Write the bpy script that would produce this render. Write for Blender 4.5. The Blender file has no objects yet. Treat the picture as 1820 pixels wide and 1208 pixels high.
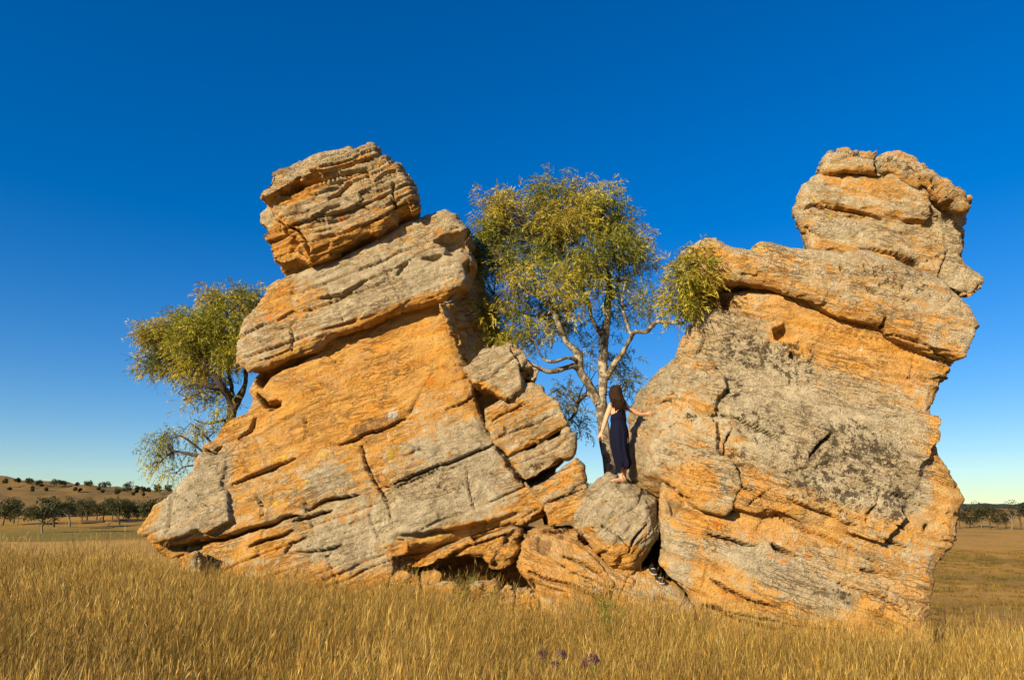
import bpy, bmesh, math, random
import numpy as np
from mathutils import Vector

# ----------------------------------------------------------------- camera, sky, sun, exposure
scene = bpy.context.scene
COL = scene.collection
F_PX, W_PX, H_PX = 1213.0, 1820.0, 1208.0
EYE = np.array([0.0, 0.0, 1.55])
PITCH = math.radians(14.38)
cam_d = bpy.data.cameras.new('camera')
cam_d.sensor_width = 36.0
cam_d.lens = 36.0 * F_PX / W_PX
cam_d.clip_end = 12000
cam_d.clip_start = 0.05
cam = bpy.data.objects.new('camera', cam_d)
COL.objects.link(cam)
cam.location = EYE
cam.rotation_euler = (math.pi / 2 + PITCH, 0, 0)
scene.camera = cam

SUN_AZ = math.radians(38)      # degrees left of straight behind the camera
SUN_EL = math.radians(21)
sun_from = Vector((-math.sin(SUN_AZ) * math.cos(SUN_EL), -math.cos(SUN_AZ) * math.cos(SUN_EL), math.sin(SUN_EL)))
world = bpy.data.worlds.new('World')
scene.world = world
world.use_nodes = True
wn = world.node_tree
wn.nodes.clear()
w_out = wn.nodes.new('ShaderNodeOutputWorld')
w_bg = wn.nodes.new('ShaderNodeBackground')
w_sky = wn.nodes.new('ShaderNodeTexSky')
w_sky.sky_type = 'NISHITA'
w_sky.sun_disc = False
w_sky.sun_elevation = SUN_EL
w_sky.sun_rotation = math.atan2(sun_from.x, sun_from.y)
w_sky.altitude = 600
w_sky.air_density = 1.0
w_sky.dust_density = 0.0
w_sky.ozone_density = 3.0
w_hsv = wn.nodes.new('ShaderNodeHueSaturation')
w_hsv.inputs['Hue'].default_value = 0.51
w_hsv.inputs['Saturation'].default_value = 1.42
w_bg.inputs['Strength'].default_value = 0.096
w_bw = wn.nodes.new('ShaderNodeRGBToBW')          # soft shoulder: the brightest sky keeps its blue, everywhere alike
w_ma = wn.nodes.new('ShaderNodeMath'); w_ma.operation = 'MULTIPLY_ADD'; w_ma.inputs[1].default_value = 0.085; w_ma.inputs[2].default_value = 1.0
w_dv = wn.nodes.new('ShaderNodeVectorMath'); w_dv.operation = 'DIVIDE'
wn.links.new(w_sky.outputs[0], w_bw.inputs[0]); wn.links.new(w_bw.outputs[0], w_ma.inputs[0])
wn.links.new(w_sky.outputs[0], w_dv.inputs[0]); wn.links.new(w_ma.outputs[0], w_dv.inputs[1])
wn.links.new(w_dv.outputs[0], w_hsv.inputs['Color'])
wn.links.new(w_hsv.outputs[0], w_bg.inputs['Color'])
wn.links.new(w_bg.outputs[0], w_out.inputs[0])

sun_d = bpy.data.lights.new('sun', 'SUN')
sun_d.energy = 5.0
sun_d.angle = math.radians(0.53)
sun_d.color = (1.0, 0.82, 0.53)
sun_o = bpy.data.objects.new('sun', sun_d)
COL.objects.link(sun_o)
sun_o.rotation_euler = sun_from.to_track_quat('Z', 'Y').to_euler()
sun_o.location = (-20, -20, 20)

scene.view_settings.view_transform = 'Standard'
scene.view_settings.look = 'None'
scene.view_settings.exposure = 0.88
scene.view_settings.gamma = 1.0
scene.cycles.max_bounces = 5
scene.cycles.diffuse_bounces = 2
scene.cycles.transparent_max_bounces = 4
scene.cycles.use_adaptive_sampling = True
scene.cycles.adaptive_threshold = 0.015

# ----------------------------------------------------------------- helpers
CT, ST = math.cos(PITCH), math.sin(PITCH)

def ray(px):
    px = np.atleast_2d(np.asarray(px, float))
    xc = (px[:, 0] - W_PX / 2) / F_PX
    yc = (H_PX / 2 - px[:, 1]) / F_PX
    return np.stack([xc, CT - yc * ST, ST + yc * CT], 1)

def at(x, y, Y):
    """a point of the place seen towards photo position (x, y), Y metres in front"""
    d = ray([(x, y)])[0]
    return EYE + d * (Y / d[1])

def project(p):
    r = p - EYE
    xc = r[:, 0]
    zc = r[:, 1] * CT + r[:, 2] * ST
    yc = -r[:, 1] * ST + r[:, 2] * CT
    return np.stack([W_PX / 2 + F_PX * xc / zc, H_PX / 2 - F_PX * yc / zc], 1), zc

def _hash(ix, iy, iz, seed):
    with np.errstate(over='ignore'):
        h = (ix.astype(np.uint32) * np.uint32(374761393) + iy.astype(np.uint32) * np.uint32(668265263)
             + iz.astype(np.uint32) * np.uint32(2147483647 & 1274126177) + np.uint32((seed * 2654435761) & 0xffffffff))
        h = (h ^ (h >> np.uint32(13))) * np.uint32(1274126177)
        h = (h ^ (h >> np.uint32(16))) * np.uint32(2246822519)
        h = h ^ (h >> np.uint32(15))
    return h.astype(np.float64) / 4294967295.0

def vnoise(p, seed=0):
    """value noise in -1..1"""
    i = np.floor(p).astype(np.int64)
    f = p - i
    u = f * f * f * (f * (f * 6 - 15) + 10)
    i = i.astype(np.int32)
    r = 0
    for dx in (0, 1):
        wx = u[:, 0] if dx else 1 - u[:, 0]
        for dy in (0, 1):
            wy = u[:, 1] if dy else 1 - u[:, 1]
            for dz in (0, 1):
                wz = u[:, 2] if dz else 1 - u[:, 2]
                r = r + wx * wy * wz * _hash(i[:, 0] + dx, i[:, 1] + dy, i[:, 2] + dz, seed)
    return r * 2 - 1

def fbm(p, octs=4, seed=0, gain=0.5):
    a, s, tot = 1.0, 0, 0
    for k in range(octs):
        s = s + a * vnoise(p * (2.03 ** k) + k * 7.7, seed + k)
        tot += a
        a *= gain
    return s / tot

def facets(p, seed=0):
    """per-cell tilted planes: a broken, chipped face. returns value -1..1 and edge closeness"""
    b = np.floor(p - 0.5).astype(np.int32)
    best = np.full(len(p), 1e9); second = np.full(len(p), 1e9)
    val = np.zeros(len(p))
    for dx in (0, 1):
        for dy in (0, 1):
            for dz in (0, 1):
                cx, cy, cz = b[:, 0] + dx, b[:, 1] + dy, b[:, 2] + dz
                ox = cx + 0.5 + (_hash(cx, cy, cz, seed) - .5) * .7
                oy = cy + 0.5 + (_hash(cx, cy, cz, seed + 1) - .5) * .7
                oz = cz + 0.5 + (_hash(cx, cy, cz, seed + 2) - .5) * .7
                ex, ey, ez = p[:, 0] - ox, p[:, 1] - oy, p[:, 2] - oz
                d = ex * ex + ey * ey + ez * ez
                v = (_hash(cx, cy, cz, seed + 3) - .5) * 1.2 + ex * (_hash(cx, cy, cz, seed + 4) - .5) * 1.6 \
                    + ey * (_hash(cx, cy, cz, seed + 5) - .5) * 1.6 + ez * (_hash(cx, cy, cz, seed + 6) - .5) * 1.6
                m = d < best
                second = np.where(m, best, np.minimum(second, d))
                best = np.where(m, d, best)
                val = np.where(m, v, val)
    return val, np.sqrt(second) - np.sqrt(best)

def sstep(a, b, x):
    t = np.clip((x - a) / (b - a), 0, 1)
    return t * t * (3 - 2 * t)

def poly_dist(q, poly, closed=True):
    poly = np.asarray(poly, float)
    n = len(poly)
    d = np.full(len(q), 1e18)
    inside = np.zeros(len(q), bool)
    par = np.zeros(len(q))
    for i in range(n if closed else n - 1):
        a, b = poly[i], poly[(i + 1) % n]
        ab = b - a
        L = max((ab ** 2).sum(), 1e-9)
        t = np.clip(((q - a) @ ab) / L, 0, 1)
        e = q - (a + t[:, None] * ab)
        dd = (e ** 2).sum(1)
        par = np.where(dd < d, i + t, par)
        d = np.minimum(d, dd)
        if closed:
            c = ((a[1] > q[:, 1]) != (b[1] > q[:, 1]))
            with np.errstate(divide='ignore', invalid='ignore'):
                xx = a[0] + (q[:, 1] - a[1]) * (b[0] - a[0]) / (b[1] - a[1])
            inside ^= c & (q[:, 0] < xx)
    d = np.sqrt(d)
    return (np.where(inside, d, -d), par) if closed else (d, par)

def ident(o, label=None, cat=None, group=None, kind=None):
    if label: o['label'] = label
    if cat: o['category'] = cat
    if group: o['group'] = group
    if kind: o['kind'] = kind
    return o

def empty(name, loc, label=None, cat=None, group=None):
    o = bpy.data.objects.new(name, None)
    o.empty_display_size = 0.2
    o.location = loc
    COL.objects.link(o)
    return ident(o, label, cat, group)

def mesh_obj(name, verts, faces, mat, parent=None, origin=None, smooth=True, attrs=None):
    """verts in world space; origin = world place of the object"""
    verts = np.asarray(verts, np.float64)
    base = np.zeros(3)
    if parent is not None:
        base = np.array(parent.location)
        if parent.parent is not None: base = base + np.array(parent.parent.location)
    elif origin is not None:
        base = np.array(origin, float)
    me = bpy.data.meshes.new(name)
    if isinstance(faces, np.ndarray):
        nv, nf, k = len(verts), len(faces), faces.shape[1]
        me.vertices.add(nv)
        me.vertices.foreach_set('co', (verts - base).astype(np.float32).ravel())
        me.loops.add(nf * k)
        me.loops.foreach_set('vertex_index', faces.astype(np.int32).ravel())
        me.polygons.add(nf)
        me.polygons.foreach_set('loop_start', np.arange(0, nf * k, k, dtype=np.int32))
        me.update(calc_edges=True)
    else:
        me.from_pydata([tuple(v) for v in (verts - base)], [], [tuple(f) for f in faces])
        me.update()
    if smooth:
        me.polygons.foreach_set('use_smooth', np.ones(len(me.polygons), bool))
    for nm, arr in (attrs or {}).items():
        a = me.attributes.new(nm, 'FLOAT_COLOR', 'POINT')
        a.data.foreach_set('color', np.asarray(arr, np.float32).ravel())
    if mat: me.materials.append(mat)
    o = bpy.data.objects.new(name, me)
    if parent is not None: o.parent = parent
    else: o.location = base
    COL.objects.link(o)
    return o

def tube(path, radii, sides=7, cap=True):
    """tapered tube along a polyline; returns verts, quads (tip closed to a point by a small ring)"""
    path = np.asarray(path, float); radii = np.asarray(radii, float)
    n = len(path)
    tan = np.gradient(path, axis=0)
    tan /= np.linalg.norm(tan, axis=1)[:, None] + 1e-9
    ref = np.array([0.31, 0.87, 0.39])
    a = np.cross(tan, ref); a /= np.linalg.norm(a, axis=1)[:, None] + 1e-9
    b = np.cross(tan, a)
    th = np.arange(sides) * 2 * math.pi / sides
    ring = a[:, None, :] * np.cos(th)[None, :, None] + b[:, None, :] * np.sin(th)[None, :, None]
    v = (path[:, None, :] + ring * radii[:, None, None]).reshape(-1, 3)
    i = np.arange(n - 1)[:, None] * sides; j = np.arange(sides)[None, :]; k = (j + 1) % sides
    f = np.stack([i + j, i + k, i + sides + k, i + sides + j], -1).reshape(-1, 4)
    return v, f

def merge(parts):
    vs, fs, o = [], [], 0
    for v, f in parts:
        vs.append(v); fs.append(f + o); o += len(v)
    return np.concatenate(vs), np.concatenate(fs)

def smooth_path(pts, n):
    """Catmull-Rom through pts (any dimension), n samples"""
    pts = np.asarray(pts, float)
    P = np.vstack([2 * pts[0] - pts[1], pts, 2 * pts[-1] - pts[-2]])
    t = np.linspace(0, len(pts) - 1 - 1e-6, n)
    i = t.astype(int); u = (t - i)[:, None]
    p0, p1, p2, p3 = P[i], P[i + 1], P[i + 2], P[i + 3]
    return .5 * (2 * p1 + (p2 - p0) * u + (2 * p0 - 5 * p1 + 4 * p2 - p3) * u ** 2 + (3 * p1 - p0 - 3 * p2 + p3) * u ** 3)

# ----------------------------------------------------------------- node helper
class NT:
    def __init__(s, name):
        s.m = bpy.data.materials.new(name); s.m.use_nodes = True
        s.t = s.m.node_tree; s.t.nodes.clear()
        s.out = s.t.nodes.new('ShaderNodeOutputMaterial')
        s.bsdf = s.t.nodes.new('ShaderNodeBsdfPrincipled')
        s.t.links.new(s.bsdf.outputs[0], s.out.inputs[0])
        s.bsdf.inputs['Specular IOR Level'].default_value = 0.25
    def put(s, sock, v):
        if isinstance(v, bpy.types.NodeSocket): s.t.links.new(v, sock)
        elif v is not None: sock.default_value = v
    def attr(s, name):
        n = s.t.nodes.new('ShaderNodeAttribute'); n.attribute_name = name; return n
    def sep(s, c):
        n = s.t.nodes.new('ShaderNodeSeparateColor'); s.put(n.inputs[0], c); return n.outputs
    def pos(s, scale=(1, 1, 1), rot=(0, 0, 0)):
        g = s.t.nodes.new('ShaderNodeNewGeometry')
        m = s.t.nodes.new('ShaderNodeMapping'); m.vector_type = 'POINT'
        r = s.t.nodes.new('ShaderNodeVectorRotate'); r.rotation_type = 'EULER_XYZ'
        r.inputs['Rotation'].default_value = rot
        s.t.links.new(g.outputs['Position'], r.inputs['Vector'])
        s.t.links.new(r.outputs[0], m.inputs['Vector']); m.inputs['Scale'].default_value = scale
        return m.outputs[0]
    def noise(s, vec, scale, detail=4, rough=0.55, dist=0.0):
        n = s.t.nodes.new('ShaderNodeTexNoise')
        s.put(n.inputs['Vector'], vec)
        n.inputs['Scale'].default_value = scale; n.inputs['Detail'].default_value = detail
        n.inputs['Roughness'].default_value = rough; n.inputs['Distortion'].default_value = dist
        return n.outputs[0]
    def voro(s, vec, scale, feature='F1'):
        n = s.t.nodes.new('ShaderNodeTexVoronoi'); n.feature = feature
        s.put(n.inputs['Vector'], vec); n.inputs['Scale'].default_value = scale
        return n.outputs[0]
    def math(s, op, a, b=None, c=None, clamp=False):
        n = s.t.nodes.new('ShaderNodeMath'); n.operation = op; n.use_clamp = clamp
        s.put(n.inputs[0], a)
        if b is not None: s.put(n.inputs[1], b)
        if c is not None: s.put(n.inputs[2], c)
        return n.outputs[0]
    def ss(s, x, lo, hi):
        n = s.t.nodes.new('ShaderNodeMapRange'); n.interpolation_type = 'SMOOTHSTEP'
        s.put(n.inputs[0], x); n.inputs[1].default_value = lo; n.inputs[2].default_value = hi
        return n.outputs[0]
    def mix(s, f, a, b, mode='MIX'):
        n = s.t.nodes.new('ShaderNodeMix'); n.data_type = 'RGBA'; n.blend_type = mode
        s.put(n.inputs[0], f)
        for k, v in ((6, a), (7, b)):
            if isinstance(v, tuple) and len(v) == 3: v = v + (1,)
            s.put(n.inputs[k], v)
        return n.outputs[2]
    def ramp(s, f, stops):
        n = s.t.nodes.new('ShaderNodeValToRGB'); s.put(n.inputs[0], f)
        e = n.color_ramp.elements
        while len(e) < len(stops): e.new(0.5)
        for el, (p, c) in zip(e, stops): el.position = p; el.color = tuple(c) + (1,)
        return n.outputs[0]
    def bump(s, h, strength, dist, prev=None):
        n = s.t.nodes.new('ShaderNodeBump'); s.put(n.inputs['Height'], h)
        n.inputs['Strength'].default_value = strength; n.inputs['Distance'].default_value = dist
        if prev: s.put(n.inputs['Normal'], prev)
        return n.outputs[0]
    def done(s, color=None, rough=0.85, normal=None):
        s.put(s.bsdf.inputs['Base Color'], color + (1,) if isinstance(color, tuple) and len(color) == 3 else color)
        s.put(s.bsdf.inputs['Roughness'], rough)
        if normal: s.put(s.bsdf.inputs['Normal'], normal)
        return s.m
    def translucent(s, color, amount):
        tr = s.t.nodes.new('ShaderNodeBsdfTranslucent'); s.put(tr.inputs[0], color)
        mx = s.t.nodes.new('ShaderNodeMixShader'); mx.inputs[0].default_value = amount
        s.t.links.new(s.bsdf.outputs[0], mx.inputs[1]); s.t.links.new(tr.outputs[0], mx.inputs[2])
        s.t.links.new(mx.outputs[0], s.out.inputs[0])
# ----------------------------------------------------------------- the lie of the land
def lerp_tab(x, tab):
    return np.interp(x, [t[0] for t in tab], [t[1] for t in tab])

def ground_z(x, y):
    x = np.asarray(x, float); y = np.asarray(y, float)
    p3 = np.stack([x, y, x * 0], -1).reshape(-1, 3)
    r = np.hypot(x, y)
    near = -0.088 * np.clip(x, -9, 3.6) - .12 + .20 * np.exp(-((x + 1.2) / 1.7) ** 2 - ((y - 11.2) / .9) ** 2)
    left = lerp_tab(r, [(0, 0), (13, 0), (22, -0.9), (60, -3.4), (120, -3.9), (260, -3.6), (420, 2), (650, 22), (900, 41), (1200, 44), (2000, 20), (6000, 5)])
    right = lerp_tab(r, [(0, 0), (9, 0.05), (13, -0.5), (30, -3.5), (58, -6.3), (110, -6.1), (310, -3.8), (800, -2), (1500, 20), (2200, 26), (6000, 5)])
    mid = lerp_tab(r, [(0, 0), (15, 0), (30, -1.5), (80, -4.5), (300, -4), (1500, 8), (6000, 5)])
    back = lerp_tab(r, [(0, 0), (60, -2), (6000, -4)])
    az = np.degrees(np.arctan2(x, y))           # 0 ahead, + to the right
    wl = sstep(-2, -14, -(-az)) if False else np.clip((-az - 4) / 18, 0, 1)
    wr = np.clip((az - 12) / 14, 0, 1)
    hillfade = np.clip((-az - 6) / 34, 0, 1)    # the left hill sinks towards the middle
    left = np.where(left > 0, left * (0.30 + 0.70 * hillfade), left)
    front = left * wl + right * wr + mid * np.clip(1 - wl - wr, 0, 1)
    wb = np.clip((np.abs(az) - 75) / 30, 0, 1)
    z = front * (1 - wb) + back * wb
    z = z + near * np.clip(1 - (r - 8) / 18, 0, 1)
    amp = np.clip(r / 60, 0.03, 1) * 0.35 + np.clip((r - 300) / 600, 0, 1) * 3
    z = z + (vnoise(p3 * 0.07, 5).reshape(x.shape) * amp + vnoise(p3 * 0.006, 6).reshape(x.shape) * np.clip((r - 200) / 500, 0, 1) * 4
             + vnoise(p3 * 0.9, 7).reshape(x.shape) * 0.05 * np.clip(1 - r / 60, 0, 1))
    return z

def build_ground():
    az = np.radians(np.concatenate([np.linspace(-60, 60, 241), np.linspace(60, 300, 61)[1:-1]]))
    r = np.concatenate([[0.05], np.geomspace(0.6, 7000, 190)])
    A, R = np.meshgrid(az, r)
    X, Y = np.sin(A) * R, np.cos(A) * R
    Z = ground_z(X, Y)
    v = np.stack([X, Y, Z], -1).reshape(-1, 3)
    nr, na = X.shape
    i = np.arange(nr - 1)[:, None] * na; j = np.arange(na)[None, :]; k = (j + 1) % na
    f = np.stack([i + j, i + k, i + na + k, i + na + j], -1).reshape(-1, 4)[:, ::-1]
    # land use: R straw field, G green pasture, B wooded
    azd = np.degrees(A); az2 = ((azd + 180) % 360) - 180
    n = vnoise(v * 0.02, 11).reshape(X.shape)
    n2 = vnoise(v * np.array([.008, .05, 0]), 12).reshape(X.shape)
    bare = sstep(78, 84, R + 2 * n) * sstep(188, 181, R + 3 * n) * (az2 < -5)
    green = sstep(183, 189, R + 3 * n) * sstep(330, 260, R + 15 * n) * (az2 < 4)
    wood = sstep(1150, 1250, R) * (az2 > 8) + sstep(330, 350, R) * sstep(640, 480, R) * sstep(0, .3, n2 + 0.1) * (az2 < 0) * .0
    wood = wood + .42 * sstep(340, 430, R + 20 * n) * (az2 < 2) * (R < 3000)
    gully = sstep(30, 40, R) * sstep(74, 52, R) * (az2 > 10) * (0.5 + .5 * n2)
    col = np.stack([bare, np.clip(green + gully * .5, 0, 1), np.clip(wood, 0, 1), np.ones_like(bare)], -1)
    t = NT('dry_grassland')
    a = t.sep(t.attr('land').outputs['Color'])
    p = t.pos()
    n_big = t.noise(t.pos((1, .35, 1)), 0.06, 5)
    n_mid = t.noise(t.pos((1, .5, 1)), 0.9, 5, .65)
    n_fine = t.noise(p, 9, 4, .7)
    straw = t.mix(t.ss(n_mid, .3, .7), (.36, .185, .026), (.50, .275, .048))
    straw = t.mix(t.ss(n_big, .42, .68), straw, (.28, .16, .022))
    straw = t.mix(t.math('MULTIPLY', t.ss(n_fine, .45, .7), .5), straw, (.17, .095, .02))
    bare_c = t.mix(t.ss(n_big, .4, .65), (.44, .245, .05), (.52, .31, .075))
    green_c = t.mix(t.ss(n_mid, .3, .7), (.16, .12, .012), (.26, .175, .02))
    wood_c = t.mix(t.ss(t.noise(p, .05, 6, .7), .4, .6), (.018, .025, .014), (.045, .05, .022))
    c = t.mix(a[0], straw, bare_c)
    c = t.mix(a[1], c, green_c)
    c = t.mix(a[2], c, wood_c)
    nb = t.bump(t.math('ADD', n_fine, t.math('MULTIPLY', n_mid, 2)), .7, .12)
    o = mesh_obj('ground', v, f, t.done(c, .95, nb), attrs={'land': col.reshape(-1, 4)})
    o['kind'] = 'structure'
build_ground()

def ground_hit(px, py, y0=4.0, y1=3000.0):
    """where the line of sight through a photo position meets the ground"""
    d = ray([(px, py)])[0]; d = d / d[1]
    Y = np.geomspace(y0, y1, 1500)
    P = EYE + d[None] * Y[:, None]
    below = P[:, 2] < ground_z(P[:, 0], P[:, 1])
    i = int(np.argmax(below)) if below.any() else len(Y) - 1
    p = P[i].copy(); p[2] = float(ground_z(p[:1], p[1:2])[0])
    return p
from mathutils.geometry import delaunay_2d_cdt
# ----------------------------------------------------------------- sandstone
def rock_material(name, bed_deg, tan):
    t = NT(name)
    p1 = t.sep(t.attr('paint').outputs['Color'])      # grey crust, black lichen, yellow lichen
    p2 = t.sep(t.attr('stain').outputs['Color'])      # rust, white streak, brown
    rot = (0, math.radians(bed_deg), 0)
    P = t.pos()
    S = t.pos((1, 1, 5), rot)                          # stretched along the bedding
    n1 = t.noise(P, 1.1, 6, .6, .3)
    n2 = t.noise(S, 2.2, 6, .65, .4)
    n3 = t.noise(P, 7, 6, .65)
    n4 = t.noise(P, 38, 4, .7)
    n5 = t.noise(S, 9, 6, .7, .2)
    org = t.mix(t.ss(n2, .30, .70), (.50, .21, .026), (.60, .335, .075))
    org = t.mix(t.math('MULTIPLY', t.ss(n1, .45, .70), .8), org, (.60, .255, .022))
    org = t.mix(t.math('MULTIPLY', t.ss(n5, .55, .75), .4), org, (.40, .20, .06))
    org = t.mix(t.math('MULTIPLY', t.ss(n3, .58, .75), .6), org, (.66, .42, .14))
    org = t.mix(t.math('MULTIPLY', t.ss(t.noise(P, 1.9, 7, .72, .4), .52, .66), .55), org, (.43, .28, .14))
    org = t.mix(t.math('MULTIPLY', t.ss(t.noise(S, .9, 7, .7, .6), .36, .62), tan), org, (.52, .365, .185))
    gry = t.mix(t.ss(n3, .32, .66), (.31, .25, .16), (.50, .42, .28))
    gry = t.mix(t.math('MULTIPLY', t.ss(n1, .42, .66), .65), gry, (.43, .31, .165))
    gry = t.mix(t.math('MULTIPLY', t.ss(n4, .52, .68), .6), gry, (.60, .52, .36))
    gry = t.mix(t.math('MULTIPLY', t.ss(n4, .47, .33), .55), gry, (.15, .125, .085))
    spk = t.ss(t.noise(P, 17, 5, .75), .56, .64)
    gry = t.mix(t.math('MULTIPLY', spk, t.math('MULTIPLY', t.ss(n1, .38, .6), .7)), gry, (.15, .12, .07))
    g = t.math('ADD', p1[0], t.math('MULTIPLY', t.math('ADD', t.math('ADD', t.math('MULTIPLY', t.math('SUBTRACT', n2, .5), .75), t.math('MULTIPLY', t.math('SUBTRACT', n3, .5), 1.25)), t.math('MULTIPLY', t.math('SUBTRACT', n4, .5), 1.5)), 1.25))
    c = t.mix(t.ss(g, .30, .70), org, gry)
    br = t.math('ADD', p2[2], t.math('MULTIPLY', t.math('SUBTRACT', n3, .5), 1.6))
    c = t.mix(t.math('MULTIPLY', t.ss(br, .35, .75), .75), c, (.20, .115, .05))
    rs = t.math('ADD', p2[0], t.math('MULTIPLY', t.math('SUBTRACT', n3, .5), 2.2))
    c = t.mix(t.math('MULTIPLY', t.ss(rs, .45, .75), .85), c, (.64, .215, .015))
    vs = t.voro(P, 26)
    ye = t.math('ADD', p1[2], t.math('MULTIPLY', t.math('SUBTRACT', t.noise(P, 11, 4, .6), .5), 2.4))
    c = t.mix(t.math('MULTIPLY', t.ss(ye, .5, .72), .9), c, (.62, .43, .035))
    da = t.math('ADD', p1[1], t.math('MULTIPLY', t.math('SUBTRACT', t.noise(P, 10, 8, .8), .5), 3.8))
    c = t.mix(t.math('MULTIPLY', t.ss(da, .42, .58), .9), c, (.055, .038, .021))
    wh = t.math('ADD', p2[1], t.math('MULTIPLY', t.math('SUBTRACT', t.noise(t.pos((4, 4, .7)), 11, 4, .65), .5), 2.2))
    c = t.mix(t.math('MULTIPLY', t.ss(wh, .5, .7), .85), c, (.72, .66, .55))
    # scattered small pale crust spots everywhere
    sp = t.math('MULTIPLY', t.ss(vs, .20, .10), t.ss(n1, .5, .6))
    c = t.mix(t.math('MULTIPLY', sp, .45), c, (.58, .50, .33))
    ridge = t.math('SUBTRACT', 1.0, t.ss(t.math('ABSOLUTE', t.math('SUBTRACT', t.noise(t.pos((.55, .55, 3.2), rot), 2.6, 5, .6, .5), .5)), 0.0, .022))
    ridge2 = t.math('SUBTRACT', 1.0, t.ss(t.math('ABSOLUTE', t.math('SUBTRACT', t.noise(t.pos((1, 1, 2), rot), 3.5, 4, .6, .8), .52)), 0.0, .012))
    c = t.mix(t.math('MULTIPLY', t.math('MULTIPLY', t.math('MAXIMUM', ridge, ridge2), t.ss(n1, .46, .60)), .45), c, (.13, .075, .032))  # dark brown hairlines: the shade of narrow cracks put into the colour
    pit = t.ss(t.noise(P, 21, 3, .6), .40, .26)
    cut = t.math('ADD', t.math('MULTIPLY', t.math('ADD', ridge, ridge2), t.ss(n1, .40, .58)), t.math('MULTIPLY', pit, .8))
    hgt = t.math('SUBTRACT', t.math('ADD', t.math('MULTIPLY', n5, .6), t.math('ADD', t.math('MULTIPLY', n4, .35), t.math('MULTIPLY', n3, .9))), t.math('MULTIPLY', cut, .55))
    nb = t.bump(t.math('ADD', hgt, t.math('MULTIPLY', n4, .45)), .95, .06)
    return t.done(c, .92, nb)

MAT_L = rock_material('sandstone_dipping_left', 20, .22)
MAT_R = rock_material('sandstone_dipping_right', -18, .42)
VOX = 1.0     # scales every voxel size

def offset_loop(pts, d):
    """inset a closed loop (x,z) by d metres (positive = inwards), loop orientation free"""
    p = pts
    nxt = np.roll(p, -1, 0); prv = np.roll(p, 1, 0)
    t = nxt - prv; t /= np.linalg.norm(t, axis=1)[:, None] + 1e-9
    n = np.stack([-t[:, 1], t[:, 0]], 1)
    area = (p[:, 0] * nxt[:, 1] - nxt[:, 0] * p[:, 1]).sum()
    if area < 0: n = -n
    return p + n * d

def folds(P):
    """marks the vertices of a closed loop between edges that cross"""
    n = len(P); Q = np.roll(P, -1, 0); r = Q - P
    cr = lambda a, b: a[..., 0] * b[..., 1] - a[..., 1] * b[..., 0]
    D = P[None] - P[:, None]; R = r[:, None]; S = r[None]
    q = cr(R, S)
    with np.errstate(divide='ignore', invalid='ignore'):
        t = cr(D, S) / q; u = cr(D, R) / q
    x = (t > 1e-9) & (t < 1 - 1e-9) & (u > 1e-9) & (u < 1 - 1e-9)
    bad = np.zeros(n, bool)
    for i, j in zip(*np.nonzero(x)):
        if i < j:
            if j - i < n / 2: bad[i:j + 2] = True
            else: bad[j:] = True; bad[:i + 2] = True
    return bad

def resample(poly, step):
    poly = np.asarray(poly, float); out = []
    for i in range(len(poly)):
        a, b = poly[i], poly[(i + 1) % len(poly)]
        k = max(1, int(np.linalg.norm(b - a) / step))
        for j in range(k): out.append(a + (b - a) * j / k)
    return np.array(out)

def cap(bm, loop, sx, sz):
    """close a loop with a constrained triangulation that has points of its own inside"""
    L = np.array([v.co[:] for v in loop])
    xz = L[:, [0, 2]]
    k = L[:, 1] - sx * xz[:, 0] - sz * xz[:, 1]
    lo, hi = xz.min(0), xz.max(0)
    st = max((hi - lo).max() / 22, .07)
    gx, gz = np.meshgrid(np.arange(lo[0], hi[0], st), np.arange(lo[1], hi[1], st))
    g = np.stack([gx.ravel(), gz.ravel()], 1)
    g = g[poly_dist(g, xz, True)[0] > st * .45]
    pts = np.concatenate([xz, g])
    vs, es, fs, ov, oe, of = delaunay_2d_cdt([Vector(p) for p in pts], [], [list(range(len(xz)))], 1, 1e-6)
    vmap = {}
    for i, src in enumerate(ov):
        if src and src[0] < len(loop): vmap[i] = loop[src[0]]
        else:
            p = vs[i]
            vmap[i] = bm.verts.new((p.x, float(np.mean(k)) + sx * p.x + sz * p.y, p.y))
    for f in fs:
        try: bm.faces.new([vmap[i] for i in f])
        except ValueError: pass

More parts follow.
